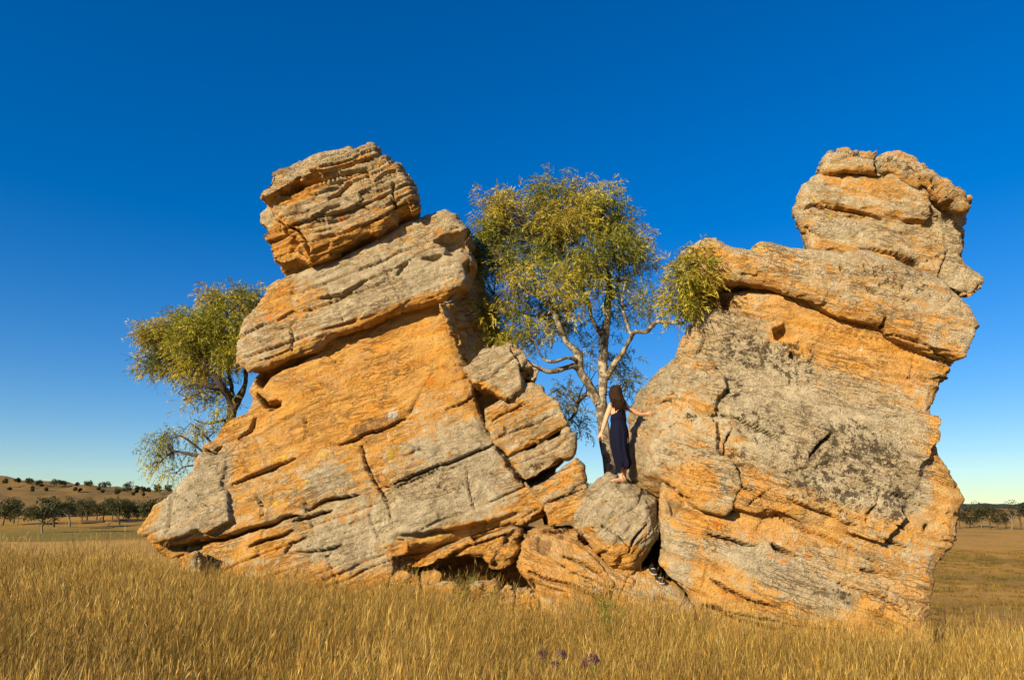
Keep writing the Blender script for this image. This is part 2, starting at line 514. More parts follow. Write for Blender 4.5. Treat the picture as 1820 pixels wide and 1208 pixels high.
def prism(bm, poly, Y0, thick, sx=0.0, sz=0.0, bevel=0.15, bdep=None, back=0.85, shift=(0, 0)):
    """a block whose outline is seen at poly: loops front-inset, full, back, back-inset"""
    px = resample(poly, 14)
    bdep = bevel if bdep is None else bdep
    d = ray(px)
    c = at(*np.mean(np.asarray(poly, float), 0), Y0)
    # ray-plane: Y = Y0+bdep + sx (X-cx) + sz (Z-cz)
    den = d[:, 1] - sx * d[:, 0] - sz * d[:, 2]
    tt = (Y0 + bdep - sx * c[0] - sz * (c[2] - EYE[2])) / den
    full = EYE + d * tt[:, None]
    xz = full[:, [0, 2]]
    def loop(off, dy, scale=1.0, sh=(0, 0)):
        o_ = np.full(len(xz), float(off))
        for _ in range(7):                      # no fold-over where the outline is narrow
            q = offset_loop(xz, o_[:, None])
            if off <= 0: break
            bad = (poly_dist(q, xz, True)[0] < .75 * o_) | folds(q)
            for _k in range(3): bad |= np.roll(bad, 1) | np.roll(bad, -1)
            if not bad.any(): break
            o_ = np.where(bad, o_ * .5, o_)
        m = q.mean(0)
        q = (q - m) * scale + m + np.array(sh)
        dq = q - xz if scale == 1.0 and sh == (0, 0) else np.zeros_like(q)
        return np.stack([q[:, 0], full[:, 1] + dy + sx * dq[:, 0] + sz * dq[:, 1], q[:, 1]], 1)
    loops = [loop(bevel, -bdep), loop(bevel * .3, -bdep * .55), loop(0, 0), loop(0, thick * .5, (1 + back) / 2, (shift[0] * .5, shift[1] * .5)),
             loop(0, thick - bdep, back, shift), loop(bevel * 1.2, thick, back, shift)]
    rows = [[bm.verts.new(v) for v in L] for L in loops]
    n = len(px)
    for a, b in zip(rows[:-1], rows[1:]):
        for i in range(n):
            bm.faces.new((a[i], a[(i + 1) % n], b[(i + 1) % n], b[i]))
    cap(bm, rows[0], sx, sz); cap(bm, rows[-1], sx, sz)

def rock(name, prisms, mat, parent=None, origin=None, voxel=.028, bed=20, seed=1, grey=.5, smooth=1,
         low=.10, strata=.07, thin=.03, chip=.05, fine=.018, thick_l=.42, thin_l=.11, ops=(), paints=(), under=.45, top=.25,
         wob=3.6, bedy=0.12, chipsize=.55, slab=.07, slabsize=1.3, seam=.10):
    blocks = []
    for p in prisms:
        bm = bmesh.new(); prism(bm, **p)
        bmesh.ops.triangulate(bm, faces=bm.faces)
        bmesh.ops.recalc_face_normals(bm, faces=bm.faces)
        me = bpy.data.meshes.new('tmp'); bm.to_mesh(me); bm.free()
        tmp = bpy.data.objects.new('tmp', me); COL.objects.link(tmp); blocks.append(tmp)
    tmp = blocks[0]
    for other in blocks[1:]:
        bo = tmp.modifiers.new('b', 'BOOLEAN'); bo.operation = 'UNION'; bo.solver = 'MANIFOLD'; bo.object = other
    r = tmp.modifiers.new('r', 'REMESH'); r.mode = 'VOXEL'; r.voxel_size = voxel * VOX
    s = tmp.modifiers.new('s', 'SMOOTH'); s.factor = .5; s.iterations = max(1, int(smooth / VOX))
    dg = bpy.context.evaluated_depsgraph_get(); dg.update()
    ev = tmp.evaluated_get(dg); em = ev.to_mesh()
    nv = len(em.vertices)
    co = np.empty(nv * 3, np.float32); em.vertices.foreach_get('co', co); co = co.reshape(-1, 3).astype(float)
    nn = np.empty(nv * 3, np.float32); em.vertex_normals.foreach_get('vector', nn); nn = nn.reshape(-1, 3).astype(float)
    nf = len(em.polygons)
    li = np.empty(len(em.loops), np.int32); em.loops.foreach_get('vertex_index', li)
    assert len(li) == nf * 4
    faces = li.reshape(-1, 4).copy()
    ev.to_mesh_clear()
    for tmp in blocks:
        me = tmp.data; bpy.data.objects.remove(tmp); bpy.data.meshes.remove(me)

    b = math.radians(bed)
    # bedding: t1 runs along the strata, nb across them, t2 into the picture (tilted a little)
    t1 = np.array([math.cos(b), 0, math.sin(b)])
    nb = np.array([-math.sin(b), -bedy, math.cos(b)]); nb /= np.linalg.norm(nb)
    t1 = t1 - nb * (t1 @ nb); t1 /= np.linalg.norm(t1)
    t2 = np.cross(nb, t1)
    q0, zc = project(co)
    facing = -np.einsum('ij,ij->i', nn, co - EYE) / np.linalg.norm(co - EYE, axis=1)
    u, v, w = co @ t1, co @ t2, co @ nb
    B = np.stack([u, v, w], 1)
    warp = vnoise(B * .55, seed + 30) * .16 + vnoise(B * 2.1, seed + 31) * .045
    ws = w + warp
    # direction: outwards but along the bedding planes
    along = nn - np.einsum('ij,j->i', nn, nb)[:, None] * nb * .75
    strength = np.clip(np.linalg.norm(along, axis=1) * 1.15, 0, 1)
    along = along / (np.linalg.norm(along, axis=1)[:, None] + 1e-6)
    def layers(th, sd, reach):
        k0 = ws / th + .35 * vnoise(np.stack([ws / th * .45, ws * 0, ws * 0], 1), sd + 3)
        cell = np.floor(k0); fr = k0 - cell
        z = np.stack([cell * 7.31, u * reach, v * reach], 1)
        a = vnoise(z, sd)
        # rounded lip at the layer's top, undercut at its foot
        prof = 1 - (1 - fr) ** 5 * .55 - fr ** 6 * .25
        jn = np.floor(u / (th * 3.1) + _hash(cell.astype(np.int32), (cell * 0).astype(np.int32), (cell * 0).astype(np.int32), sd) * 3 + .3 * a)
        jo = _hash(cell.astype(np.int32), jn.astype(np.int32), (cell * 0).astype(np.int32), sd + 9) - .5
        open_ = np.clip(vnoise(np.stack([cell * 3.7, u * .5, v * .5], 1), sd + 5) * 2.2, 0, 1)
        near_edge = np.minimum(fr, 1 - fr) * th
        seam = sstep(.026, .010, near_edge) * sstep(.15, .4, open_)
        jx = u / (th * 3.1) + _hash(cell.astype(np.int32), (cell * 0).astype(np.int32), (cell * 0).astype(np.int32), sd) * 3 + .3 * a
        je = np.abs(jx - np.round(jx)) * th * 3.1
        jopen = _hash(cell.astype(np.int32), np.round(jx).astype(np.int32), (cell * 0).astype(np.int32), sd + 12) > .62
        joint = sstep(.024, .010, je) * jopen
        return a, prof, jo, seam, joint
    a1, p1, j1, s1, k1 = layers(thick_l, seed + 100, .55)
    a2, p2, j2, s2, k2 = layers(thin_l, seed + 200, 1.3)
    mod = np.clip(.55 + vnoise(B * .8, seed + 7) * .9, .1, 1.2)
    fc, fe = facets(B / np.array([chipsize * 1.4, chipsize * 1.2, chipsize * .5]), seed + 300)
    fc2, fe2 = facets(B / np.array([chipsize * .5, chipsize * .4, chipsize * .17]), seed + 310)
    fs, fse = facets(B / np.array([slabsize * 1.3, slabsize, slabsize * .8]), seed + 320)
    lay = sstep(-.35, .45, vnoise(B * np.array([.45, .45, .9]), seed + 33) + .5 * vnoise(B * np.array([1.2, 1.2, 2.5]), seed + 34))
    disp = slab * 1.15 * fs + low * .7 * fbm(co * .6, 3, seed + 1) * 1.6
    layer = strength * (strata * (.35 + .65 * lay) * (a1 + p1 * .5 - .35 + j1 * .5) + thin * mod * lay * 1.5 * (a2 * .9 + p2 * .5 - .3 + j2 * .4)) - (.4 + .6 * strength) * lay * seam * (s1 + .45 * s2 * sstep(.2, .6, mod) + .7 * k1)
    chipd = chip * 1.25 * fc + chip * .5 * mod * fc2
    fin = fine * fbm(B * np.array([4, 4, 9]), 4, seed + 2, .6) * 1.8
    out = co + nn * (disp + chipd + fin)[:, None] + along * layer[:, None]
    # wobble used for the edges of cracks and stains
    wv = np.stack([fbm(co * 2.3, 3, seed + 50), fbm(co * 2.3, 3, seed + 60)], 1)
    q = q0 + wv * wob * 2
    ppm = F_PX / zc
    front = sstep(-.15, .12, facing)
    for op in ops:
        kind = op[0]
        pts = np.asarray(op[1], float)
        lo, hi = pts.min(0) - 40, pts.max(0) + 40
        m = np.nonzero((q[:, 0] > lo[0]) & (q[:, 0] < hi[0]) & (q[:, 1] > lo[1]) & (q[:, 1] < hi[1]) & (front > .01))[0]
        if not len(m): continue
        if kind == 'crack':
            wd, dp = op[2] * .72, op[3]
            d, par = poly_dist(q[m], pts, False)
            L = len(pts) - 1
            taper = np.clip(np.minimum(par, L - par) / (.35 * L) + .25, 0, 1)
            dm = d / ppm[m]
            k = sstep(wd * (.5 + .75 * taper) * 1.25, wd * (.5 + .75 * taper) * .45, dm) * np.clip(taper * 1.6, 0, 1) * (.85 + .4 * wv[m, 0])
            out[m] += (np.array([0, 1.0, 0]) * .75 - nn[m] * .25) * (k * dp * 1.6 * front[m])[:, None]
        elif kind == 'ledge':        # everything on the lower side of the line steps back, fading out over reach
            dp, reach = op[2], op[3]
            d, par = poly_dist(q[m], pts, False)
            L = len(pts) - 1
            taper = np.clip(np.minimum(par, L - par) / (.25 * L), 0, 1)
            i = np.clip(par.astype(int), 0, L - 1); a = pts[i]; t = pts[i + 1] - a
            side = t[:, 0] * (q[m, 1] - a[:, 1]) - t[:, 1] * (q[m, 0] - a[:, 0])
            dm = d / ppm[m]
            k = np.where(side > 0, np.clip(1 - dm / reach, 0, 1) ** 1.2, np.exp(-(dm / .02) ** 2) * .6) * taper
            out[m] += np.array([0, 1.0, 0]) * (k * dp * front[m])[:, None]
        elif kind == 'recess':
            dp = op[2]; soft = op[3] if len(op) > 3 else 5.0
            d, _ = poly_dist(q[m], pts, True)
            k = sstep(-soft * .3, soft, d)
            out[m] += np.array([0, 1.0, 0]) * (k * dp * front[m])[:, None]
    # colour layers
    up = nn[:, 2]
    paint = np.zeros((nv, 4)); stain = np.zeros((nv, 4)); paint[:, 3] = stain[:, 3] = 1
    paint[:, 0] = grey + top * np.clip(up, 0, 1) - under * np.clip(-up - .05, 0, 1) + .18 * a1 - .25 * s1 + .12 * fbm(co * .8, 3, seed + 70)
    for ch, shape, val in paints:
        shape = np.asarray(shape, float)
        if shape.ndim == 1:
            cx, cy, rx, ry = shape[:4]
            an = math.radians(shape[4]) if len(shape) > 4 else 0
            dx, dy = q[:, 0] - cx, q[:, 1] - cy
            ex = (dx * math.cos(an) - dy * math.sin(an)) / rx; ey = (dx * math.sin(an) + dy * math.cos(an)) / ry
            k = sstep(1.3, .55 if ch in ('grey', 'dark', 'brown') else .2, np.sqrt(ex ** 2 + ey ** 2))
        else:
            lo, hi = shape.min(0) - 40, shape.max(0) + 40
            k = np.zeros(nv)
            m = np.nonzero((q[:, 0] > lo[0]) & (q[:, 0] < hi[0]) & (q[:, 1] > lo[1]) & (q[:, 1] < hi[1]))[0]
            if len(m): k[m] = sstep(-8, 12, poly_dist(q[m], shape, True)[0])
        k = k * sstep(-.5, -.1, facing)
        tgt = {'grey': (paint, 0), 'dark': (paint, 1), 'yellow': (paint, 2), 'rust': (stain, 0), 'white': (stain, 1), 'brown': (stain, 2)}[ch]
        arr = tgt[0][:, tgt[1]]
        if ch == 'grey': arr += k * val
        else: np.maximum(arr, k * val, out=arr)
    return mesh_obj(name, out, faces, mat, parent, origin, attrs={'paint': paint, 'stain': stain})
# ================================================================= left outcrop
left_root = empty('layered_outcrop', (-3.2, 13.0, 0.1), 'large tilted orange sandstone outcrop with a grey slab capping it, left of the tree', 'rock outcrop', 'big rock outcrops')

# main body
body_poly = [(258, 946), (268, 926), (285, 906), (302, 884), (320, 862), (345, 840), (370, 808), (362, 798), (366, 788), (386, 778), (388, 757),
             (410, 742), (440, 727), (446, 712), (442, 692), (456, 668), (480, 640), (560, 600), (680, 545), (792, 520), (800, 560), (815, 620), (836, 662),
             (850, 712), (868, 765), (892, 803), (930, 850), (966, 903), (962, 916), (915, 940), (860, 958), (790, 975), (735, 1000), (700, 1030),
             (690, 1110), (330, 1110), (318, 1000), (285, 982), (264, 962)]
body_ops = [
    ('crack', [(410, 858), (432, 850), (466, 836), (524, 812)], .030, .22),
    ('crack', [(600, 795), (650, 775), (700, 752), (720, 745)], .028, .2),
    ('crack', [(540, 905), (580, 890), (610, 884), (640, 880)], .03, .22),
    ('crack', [(520, 925), (560, 915), (590, 908)], .03, .24),
    ('crack', [(540, 912), (500, 918), (470, 934), (430, 948), (300, 975)], .035, .30),
    ('crack', [(446, 970), (480, 955), (520, 940)], .03, .22),
    ('crack', [(645, 790), (652, 825), (668, 865), (690, 905), (694, 930)], .022, .16),
    ('crack', [(668, 868), (720, 855), (790, 825), (850, 800), (880, 790)], .024, .2),
    ('crack', [(790, 725), (820, 715), (845, 705)], .022, .16),
    ('crack', [(455, 880), (464, 900), (466, 922)], .02, .12),
    ('crack', [(540, 735), (545, 760), (548, 780)], .018, .09),
    ('crack', [(505, 985), (515, 968), (545, 957)], .02, .12),
    ('crack', [(512, 986), (560, 980), (610, 966)], .022, .15),
    ('crack', [(825, 825), (830, 860), (842, 905)], .016, .08),
    ('crack', [(668, 880), (700, 870), (760, 845), (820, 822)], .015, .07),
    ('crack', [(455, 700), (470, 720), (495, 715)], .05, .25),
    ('crack', [(452, 740), (444, 765), (425, 780)], .03, .22),
    ('crack', [(362, 800), (385, 806), (396, 795)], .03, .2),
    ('recess', [(470, 715), (490, 708), (500, 722), (478, 732)], .22, 6),
    ('recess', [(452, 664), (520, 640), (560, 630), (530, 650), (500, 660), (478, 672), (466, 690), (452, 680)], .7, 8),
    ('recess', [(285, 972), (310, 962), (345, 958), (360, 975), (330, 985), (300, 984)], .25, 6),
    ('ledge', [(258, 950), (300, 972), (345, 956), (420, 952), (470, 940)], .16, .5),
    ('ledge', [(690, 955), (740, 948), (800, 940), (860, 925), (960, 905)], .20, .8),
    ('recess', [(700, 990), (760, 985), (820, 990), (780, 1010), (700, 1020)], .25, 8),
]
body_paints = [
    ('grey', [(258, 946), (300, 884), (370, 808), (420, 800), (408, 850), (420, 900), (400, 940), (330, 960)], .55),
    ('grey', (800, 880, 120, 60, 15), .60), ('grey', (720, 920, 70, 45, 10), .55), ('grey', (850, 790, 45, 50, 0), .38), ('grey', (580, 850, 45, 25, 20), .45),
    ('grey', (610, 965, 70, 40, 10), .38), ('grey', (330, 870, 60, 40, 40), .3), ('grey', (650, 1000, 60, 30, 0), .3), ('grey', (780, 770, 70, 60, 20), .25),
    ('grey', (640, 640, 190, 95, 22), -.40), ('grey', (560, 740, 120, 60, 20), -.30), ('grey', (430, 870, 30, 60, 0), -.05), ('grey', (480, 960, 80, 25, 20), -.3),
    ('grey', (800, 955, 100, 25, 12), -.45), ('grey', (700, 600, 100, 40, 22), -.3),
    ('grey', (520, 900, 150, 90, 20), .17), ('grey', (640, 930, 140, 60, 10), .14), ('grey', (760, 830, 160, 60, 18), .14),
    ('brown', (665, 755, 55, 14, 20), .75), ('brown', (815, 640, 25, 40, -60), .5), ('brown', (740, 650, 60, 20, 20), .45),
    ('rust', (775, 690, 28, 40, 30), .55), ('rust', (790, 650, 30, 25, 30), .45), ('rust', (545, 803, 28, 9, 20), .6), ('rust', (757, 722, 18, 10, 10), .6), ('rust', (480, 700, 20, 25, 0), .35),
    ('yellow', (570, 810, 16, 10, 20), .62), ('yellow', (620, 800, 30, 10, 20), .5), ('yellow', (700, 805, 25, 20, 20), .5), ('yellow', (500, 812, 22, 9, 20), .45),
    ('yellow', (540, 860, 50, 12, 20), .42), ('yellow', (478, 870, 14, 8, 20), .5), ('yellow', (555, 958, 20, 8, 10), .5), ('yellow', (490, 892, 30, 10, 10), .4), ('yellow', (768, 612, 14, 10, 0), .4),
    ('white', (697, 738, 16, 15, 0), .8), ('white', (688, 690, 5, 26, 0), .5), ('white', (690, 775, 5, 12, 0), .6), ('white', (702, 690, 3, 14, 0), .5),
    ('dark', (785, 868, 10, 6, 0), .5), ('dark', (832, 865, 8, 14, 0), .42), ('dark', (330, 880, 60, 50, 40), .16), ('dark', (800, 880, 90, 40, 15), .12),
]
rock('main_block', [
        dict(poly=body_poly, Y0=11.8, thick=2.4, sz=.10, bevel=.16, back=.92, shift=(.15, 0)),
        dict(poly=[(690, 800), (880, 775), (965, 903), (915, 938), (800, 968), (720, 985), (690, 930)], Y0=11.42, thick=1.6, sz=.12, sx=.06, bevel=.28, bdep=.35, back=.9),
        dict(poly=[(262, 944), (300, 886), (372, 806), (410, 800), (412, 860), (420, 925), (350, 958), (290, 962)], Y0=11.62, thick=1.6, sz=.22, bevel=.40, bdep=.3, back=.95),
     ], MAT_L, left_root, voxel=.026, bed=20, seed=3, grey=.30, ops=body_ops, paints=body_paints, strata=.016, thin=.012, chip=.020, low=.04, slab=.035, seam=.075)

# grey cap slab
cap_poly = [(419, 623), (423, 590), (439, 561), (462, 537), (472, 514), (489, 498), (544, 475), (600, 458), (633, 446), (672, 421), (711, 397), (750, 386), (793, 371),
            (812, 382), (824, 397), (838, 410), (832, 440), (843, 466), (832, 484), (826, 506), (789, 533), (750, 545), (696, 557), (664, 568), (626, 588), (594, 598), (556, 627), (521, 638), (478, 651), (443, 661), (424, 650)]
cap_ops = [
    ('crack', [(565, 532), (610, 520), (655, 499)], .035, .3),
    ('crack', [(705, 490), (715, 475), (722, 466)], .03, .22),
    ('crack', [(745, 461), (765, 455), (780, 448)], .035, .22),
    ('crack', [(512, 585), (516, 600), (518, 625)], .024, .18),
    ('crack', [(486, 570), (510, 558), (526, 550)], .022, .15),
    ('crack', [(655, 499), (700, 478), (760, 440), (790, 432)], .015, .08),
    ('crack', [(445, 585), (480, 572), (510, 565)], .014, .07),
    ('crack', [(640, 480), (670, 470), (720, 440), (770, 420)], .015, .08),
    ('recess', [(770, 420), (800, 408), (840, 405), (835, 440), (805, 450), (785, 446), (793, 436)], .35, 6),
    ('recess', [(820, 470), (832, 462), (838, 480), (826, 486)], .2, 5),
]
cap_paints = [('grey', (640, 510, 190, 60, 22), .22), ('grey', (530, 540, 60, 40, 22), -.32), ('grey', (480, 520, 40, 30, 30), -.45), ('rust', (475, 560, 20, 14, 40), .55), ('rust', (600, 535, 22, 8, 20), .55), ('rust', (500, 515, 40, 14, 25), .42),
              ('yellow', (608, 498, 12, 5, 20), .55), ('yellow', (678, 520, 12, 8, 0), .4), ('grey', (720, 545, 110, 9, 18), -.75), ('grey', (540, 615, 60, 12, 25), -.4), ('dark', (650, 520, 60, 20, 20), .18), ('dark', (715, 430, 40, 16, 20), .2),
              ('brown', (830, 440, 12, 40, 0), .5)]
rock('cap_slab', [dict(poly=cap_poly, Y0=11.72, thick=2.3, sx=-.02, sz=.05, bevel=.16, back=.95, shift=(.2, .2))],
     MAT_L, left_root, voxel=.026, bed=21, seed=11, grey=.64, ops=cap_ops, paints=cap_paints, strata=.026, thin=.018, chip=.034, low=.04, slab=.045, seam=.085)

# shaded flank towards the tree
rock('flank_block', [dict(poly=[(780, 540), (830, 492), (850, 500), (868, 540), (888, 578), (912, 612), (905, 660), (880, 690), (845, 690), (815, 640)], Y0=12.9, thick=2.0, sx=2.0, bevel=.12, back=.95)],
     MAT_L, left_root, voxel=.035, bed=20, seed=21, grey=.5, chip=.08)
rock('backing_block', [dict(poly=[(846, 690), (960, 700), (992, 770), (992, 825), (960, 905), (900, 860)], Y0=12.7, thick=1.2, bevel=.15, back=.95)],
     MAT_L, left_root, voxel=.04, bed=20, seed=27, grey=.5, chip=.06)
# lip hanging over the hollow
rock('ledge_block', [dict(poly=[(728, 1006), (760, 985), (800, 972), (860, 948), (912, 934), (924, 944), (922, 962), (914, 982), (900, 993), (880, 995), (862, 984), (800, 984), (768, 1004), (740, 1010)], Y0=11.35, thick=1.5, bevel=.1, back=.9)],
     MAT_L, left_root, voxel=.024, bed=14, seed=23, grey=.22, chip=.05, strata=.04, ops=[('crack', [(760, 996), (820, 975), (880, 955), (915, 945)], .02, .1), ('recess', [(898, 950), (915, 945), (918, 958), (902, 966)], .15, 5)],
     paints=[('brown', (900, 960, 12, 18, 0), .5)])
# dark mass deep under the overhang, behind the hollow
rock('hidden_foot', [dict(poly=[(690, 960), (830, 940), (900, 925), (935, 938), (985, 948), (985, 1110), (690, 1110)], Y0=13.6, thick=1.6, bevel=.2)], MAT_L, left_root, voxel=.05, bed=14, seed=25, grey=.4)

# balanced boulder
bb = rock('balanced_boulder', [
        dict(poly=[(484, 372), (478, 352), (500, 330), (560, 305), (640, 290), (668, 288), (684, 281), (703, 292), (723, 310), (731, 333), (746, 360), (742, 374), (711, 386), (707, 397),
                   (672, 421), (618, 448), (571, 467), (550, 474), (528, 440), (505, 410)], Y0=11.35, thick=2.1, sz=-.12, sx=.05, bevel=.2, back=.88, shift=(-.35, .2)),
        dict(poly=[(464, 347), (480, 326), (484, 309), (528, 288), (556, 273), (594, 267), (633, 257), (657, 253), (672, 268), (669, 280), (648, 288), (610, 298), (560, 312), (520, 332), (495, 344), (478, 354)], Y0=11.15, thick=2.2, sz=.1, bevel=.1, back=.9),
        dict(poly=[(470, 350), (520, 335), (560, 420), (548, 470), (532, 464), (505, 473), (486, 463), (481, 436), (466, 421), (483, 410), (465, 404), (467, 382), (484, 370)], Y0=11.75, thick=1.5, bevel=.1, back=.85),
     ], MAT_L, None, tuple(at(600, 455, 12.4)), voxel=.024, bed=21, seed=31, grey=.56, strata=.085, thin=.04, chip=.06, low=.04, thick_l=.34, thin_l=.10, smooth=2,
     ops=[('crack', [(585, 350), (600, 346), (612, 335), (640, 318)], .035, .28), ('crack', [(545, 390), (580, 372), (605, 365)], .03, .24), ('crack', [(500, 345), (560, 325), (605, 312), (650, 300)], .045, .3),
          ('crack', [(700, 330), (697, 350), (708, 372)], .022, .15), ('crack', [(670, 322), (690, 312), (705, 308)], .03, .18), ('crack', [(500, 395), (530, 410), (545, 440), (552, 465)], .03, .2),
          ('crack', [(560, 420), (620, 405), (690, 385)], .02, .1), ('crack', [(520, 380), (600, 350), (680, 340)], .014, .07)],
     paints=[('grey', (620, 350, 110, 40, 20), .22), ('grey', (560, 290, 110, 25, 22), .25), ('grey', (500, 430, 35, 40, 0), -.4), ('grey', (600, 430, 90, 18, 24), -.5), ('rust', (607, 382, 12, 12, 0), .68), ('rust', (655, 400, 8, 6, 0), .65),
             ('grey', (530, 345, 50, 10, 22), -.5), ('yellow', (600, 272, 30, 8, 10), .4), ('dark', (520, 300, 30, 12, 25), .25)])
ident(bb, 'layered boulder balanced on top of the left outcrop, jutting out against the sky', 'boulder')

# slabs leaning against its right flank
def loose(name, label, poly, Y0, thick, origin_px, cat='boulder', **kw):
    pk = {k: kw.pop(k) for k in ('sx', 'sz', 'bevel', 'bdep', 'back', 'shift') if k in kw}
    extra = kw.pop('extra', [])
    mat = kw.pop('mat', MAT_L)
    o = rock(name, [dict(poly=poly, Y0=Y0, thick=thick, **pk)] + extra, mat, None, tuple(at(*origin_px)), **kw)
    return ident(o, label, cat)

loose('wedged_boulder', 'pale grey boulder wedged high between the left outcrop and the tree limb',
      [(828, 657), (838, 636), (858, 622), (905, 610), (927, 624), (945, 643), (960, 660), (950, 674), (932, 668), (926, 690), (908, 712), (886, 706), (866, 690), (842, 686)], 11.45, 1.2, (890, 700, 11.9),
      bevel=.14, voxel=.022, bed=30, seed=41, grey=.72, strata=.012, thin=.008, chip=.045, low=.04, seam=.02, slab=.04,
      ops=[('crack', [(905, 612), (918, 640), (925, 668)], .02, .12), ('recess', [(922, 655), (945, 650), (955, 665), (935, 690), (922, 690)], .3, 6)], paints=[('grey', (868, 692, 30, 10, -25), -.7), ('dark', (930, 655, 10, 12, 0), .5)])
loose('leaning_rock', 'grey slab leaning on the left outcrop right below the wedged boulder',
      [(861, 726), (892, 713), (929, 684), (945, 680), (964, 688), (966, 703), (987, 714), (1000, 738), (1008, 753), (950, 790), (904, 811), (879, 792), (864, 759)], 11.55, 1.6, (930, 800, 12.2), 'rock slab',
      bevel=.1, back=.95, voxel=.025, bed=28, seed=43, grey=.66, strata=.02, thin=.014, chip=.03, seam=.06, slab=.04, low=.04,
      ops=[('crack', [(870, 745), (900, 735), (940, 715)], .018, .1), ('crack', [(880, 780), (930, 762), (990, 732)], .014, .06)], paints=[('rust', (905, 725, 14, 8, 0), .45), ('grey', (885, 735, 20, 14, 0), -.3), ('dark', (930, 745, 30, 12, 20), .2), ('dark', (910, 760, 20, 10, 20), .25)])
loose('leaning_rock', 'grey slab with a split front edge, the middle of three leaning on the left outcrop',
      [(903, 815), (950, 795), (1008, 760), (1023, 771), (1023, 793), (1016, 808), (991, 826), (960, 840), (934, 852), (916, 832)], 11.45, 1.6, (960, 845, 12.1), 'rock slab',
      bevel=.08, back=.95, voxel=.025, bed=26, seed=45, grey=.7, strata=.02, thin=.014, chip=.03, seam=.06, slab=.04, low=.03,
      ops=[('crack', [(925, 822), (970, 803), (1015, 780)], .014, .06)], paints=[('dark', (955, 830, 16, 8, 10), .42)])
loose('leaning_rock', 'lowest of the three leaning slabs, its top in shade and underside orange',
      [(940, 868), (985, 845), (1024, 816), (1037, 825), (1044, 850), (1046, 900), (1018, 926), (975, 938), (966, 905)], 11.4, 1.5, (1000, 915, 12.0), 'rock slab',
      bevel=.08, back=.95, voxel=.025, bed=24, seed=47, grey=.5, strata=.02, thin=.014, chip=.03, seam=.06, slab=.04, low=.03,
      ops=[('crack', [(970, 895), (1010, 880), (1040, 868)], .018, .1)], paints=[('grey', (1000, 910, 45, 16, 28), -.5), ('rust', (1015, 845, 20, 12, 30), .35)])
# boulder the person stands on
loose('rounded_boulder', 'rounded grey boulder with an orange underside, the one the person stands on',
      [(1083, 839), (1099, 847), (1122, 858), (1146, 870), (1166, 886), (1170, 934), (1162, 958), (1146, 982), (1126, 1013), (1103, 1011), (1075, 1001), (1067, 982), (1051, 966), (1031, 938), (1027, 922), (1043, 886), (1051, 866), (1067, 851)],
      10.4, 1.9, (1105, 1010, 11.0), bevel=.26, bdep=.45, sz=.35, back=.85, voxel=.022, bed=35, seed=51, grey=.78, strata=.012, thin=.008, chip=.03, low=.04, seam=.03, slab=.03, under=.9,
      ops=[('crack', [(1060, 930), (1100, 950), (1120, 975)], .016, .06), ('crack', [(1150, 930), (1130, 960), (1118, 985)], .02, .1), ('recess', [(1075, 990), (1090, 996), (1088, 1004), (1072, 1002)], .2, 4)],
      paints=[('grey', (1100, 990, 45, 25, 0), -.85), ('yellow', (1085, 920, 8, 6, 0), .45), ('yellow', (1135, 928, 8, 5, 0), .45), ('dark', (1110, 890, 40, 20, 0), .14), ('rust', (1150, 920, 6, 5, 0), .5)])
# ramp-like slab below it
loose('sloping_rock', 'long orange slab sloping down to the right under the rounded boulder',
      [(934, 966), (952, 950), (975, 944), (1031, 943), (1067, 982), (1091, 1004), (1122, 1012), (1154, 1008), (1178, 1023), (1210, 1049), (1234, 1081), (1232, 1098), (1210, 1180), (1000, 1150), (950, 1040), (928, 1015), (925, 994)],
      10.35, 2.4, (1080, 1110, 11.2), 'rock slab', mat=MAT_R, bevel=.14, sz=.5, back=.95, voxel=.025, bed=-28, seed=53, grey=.2, strata=.06, thin=.03, chip=.055, low=.06,
      ops=[('crack', [(940, 1015), (990, 1035), (1050, 1060), (1100, 1080)], .03, .2), ('crack', [(1000, 985), (1040, 1000), (1075, 1025)], .025, .16), ('crack', [(1010, 1020), (1050, 1030), (1090, 1050)], .02, .12),
           ('crack', [(1120, 1015), (1110, 1040), (1098, 1060)], .014, .07), ('recess', [(926, 1020), (960, 1035), (1010, 1060), (990, 1068), (940, 1045)], .3, 8)],
      paints=[('grey', (1170, 1060, 60, 30, -35), .22), ('brown', (960, 970, 25, 20, 0), .7), ('brown', (1030, 960, 30, 14, -40), .6), ('white', (985, 975, 16, 12, -20), .42), ('rust', (1010, 1030, 60, 16, -25), .35)])
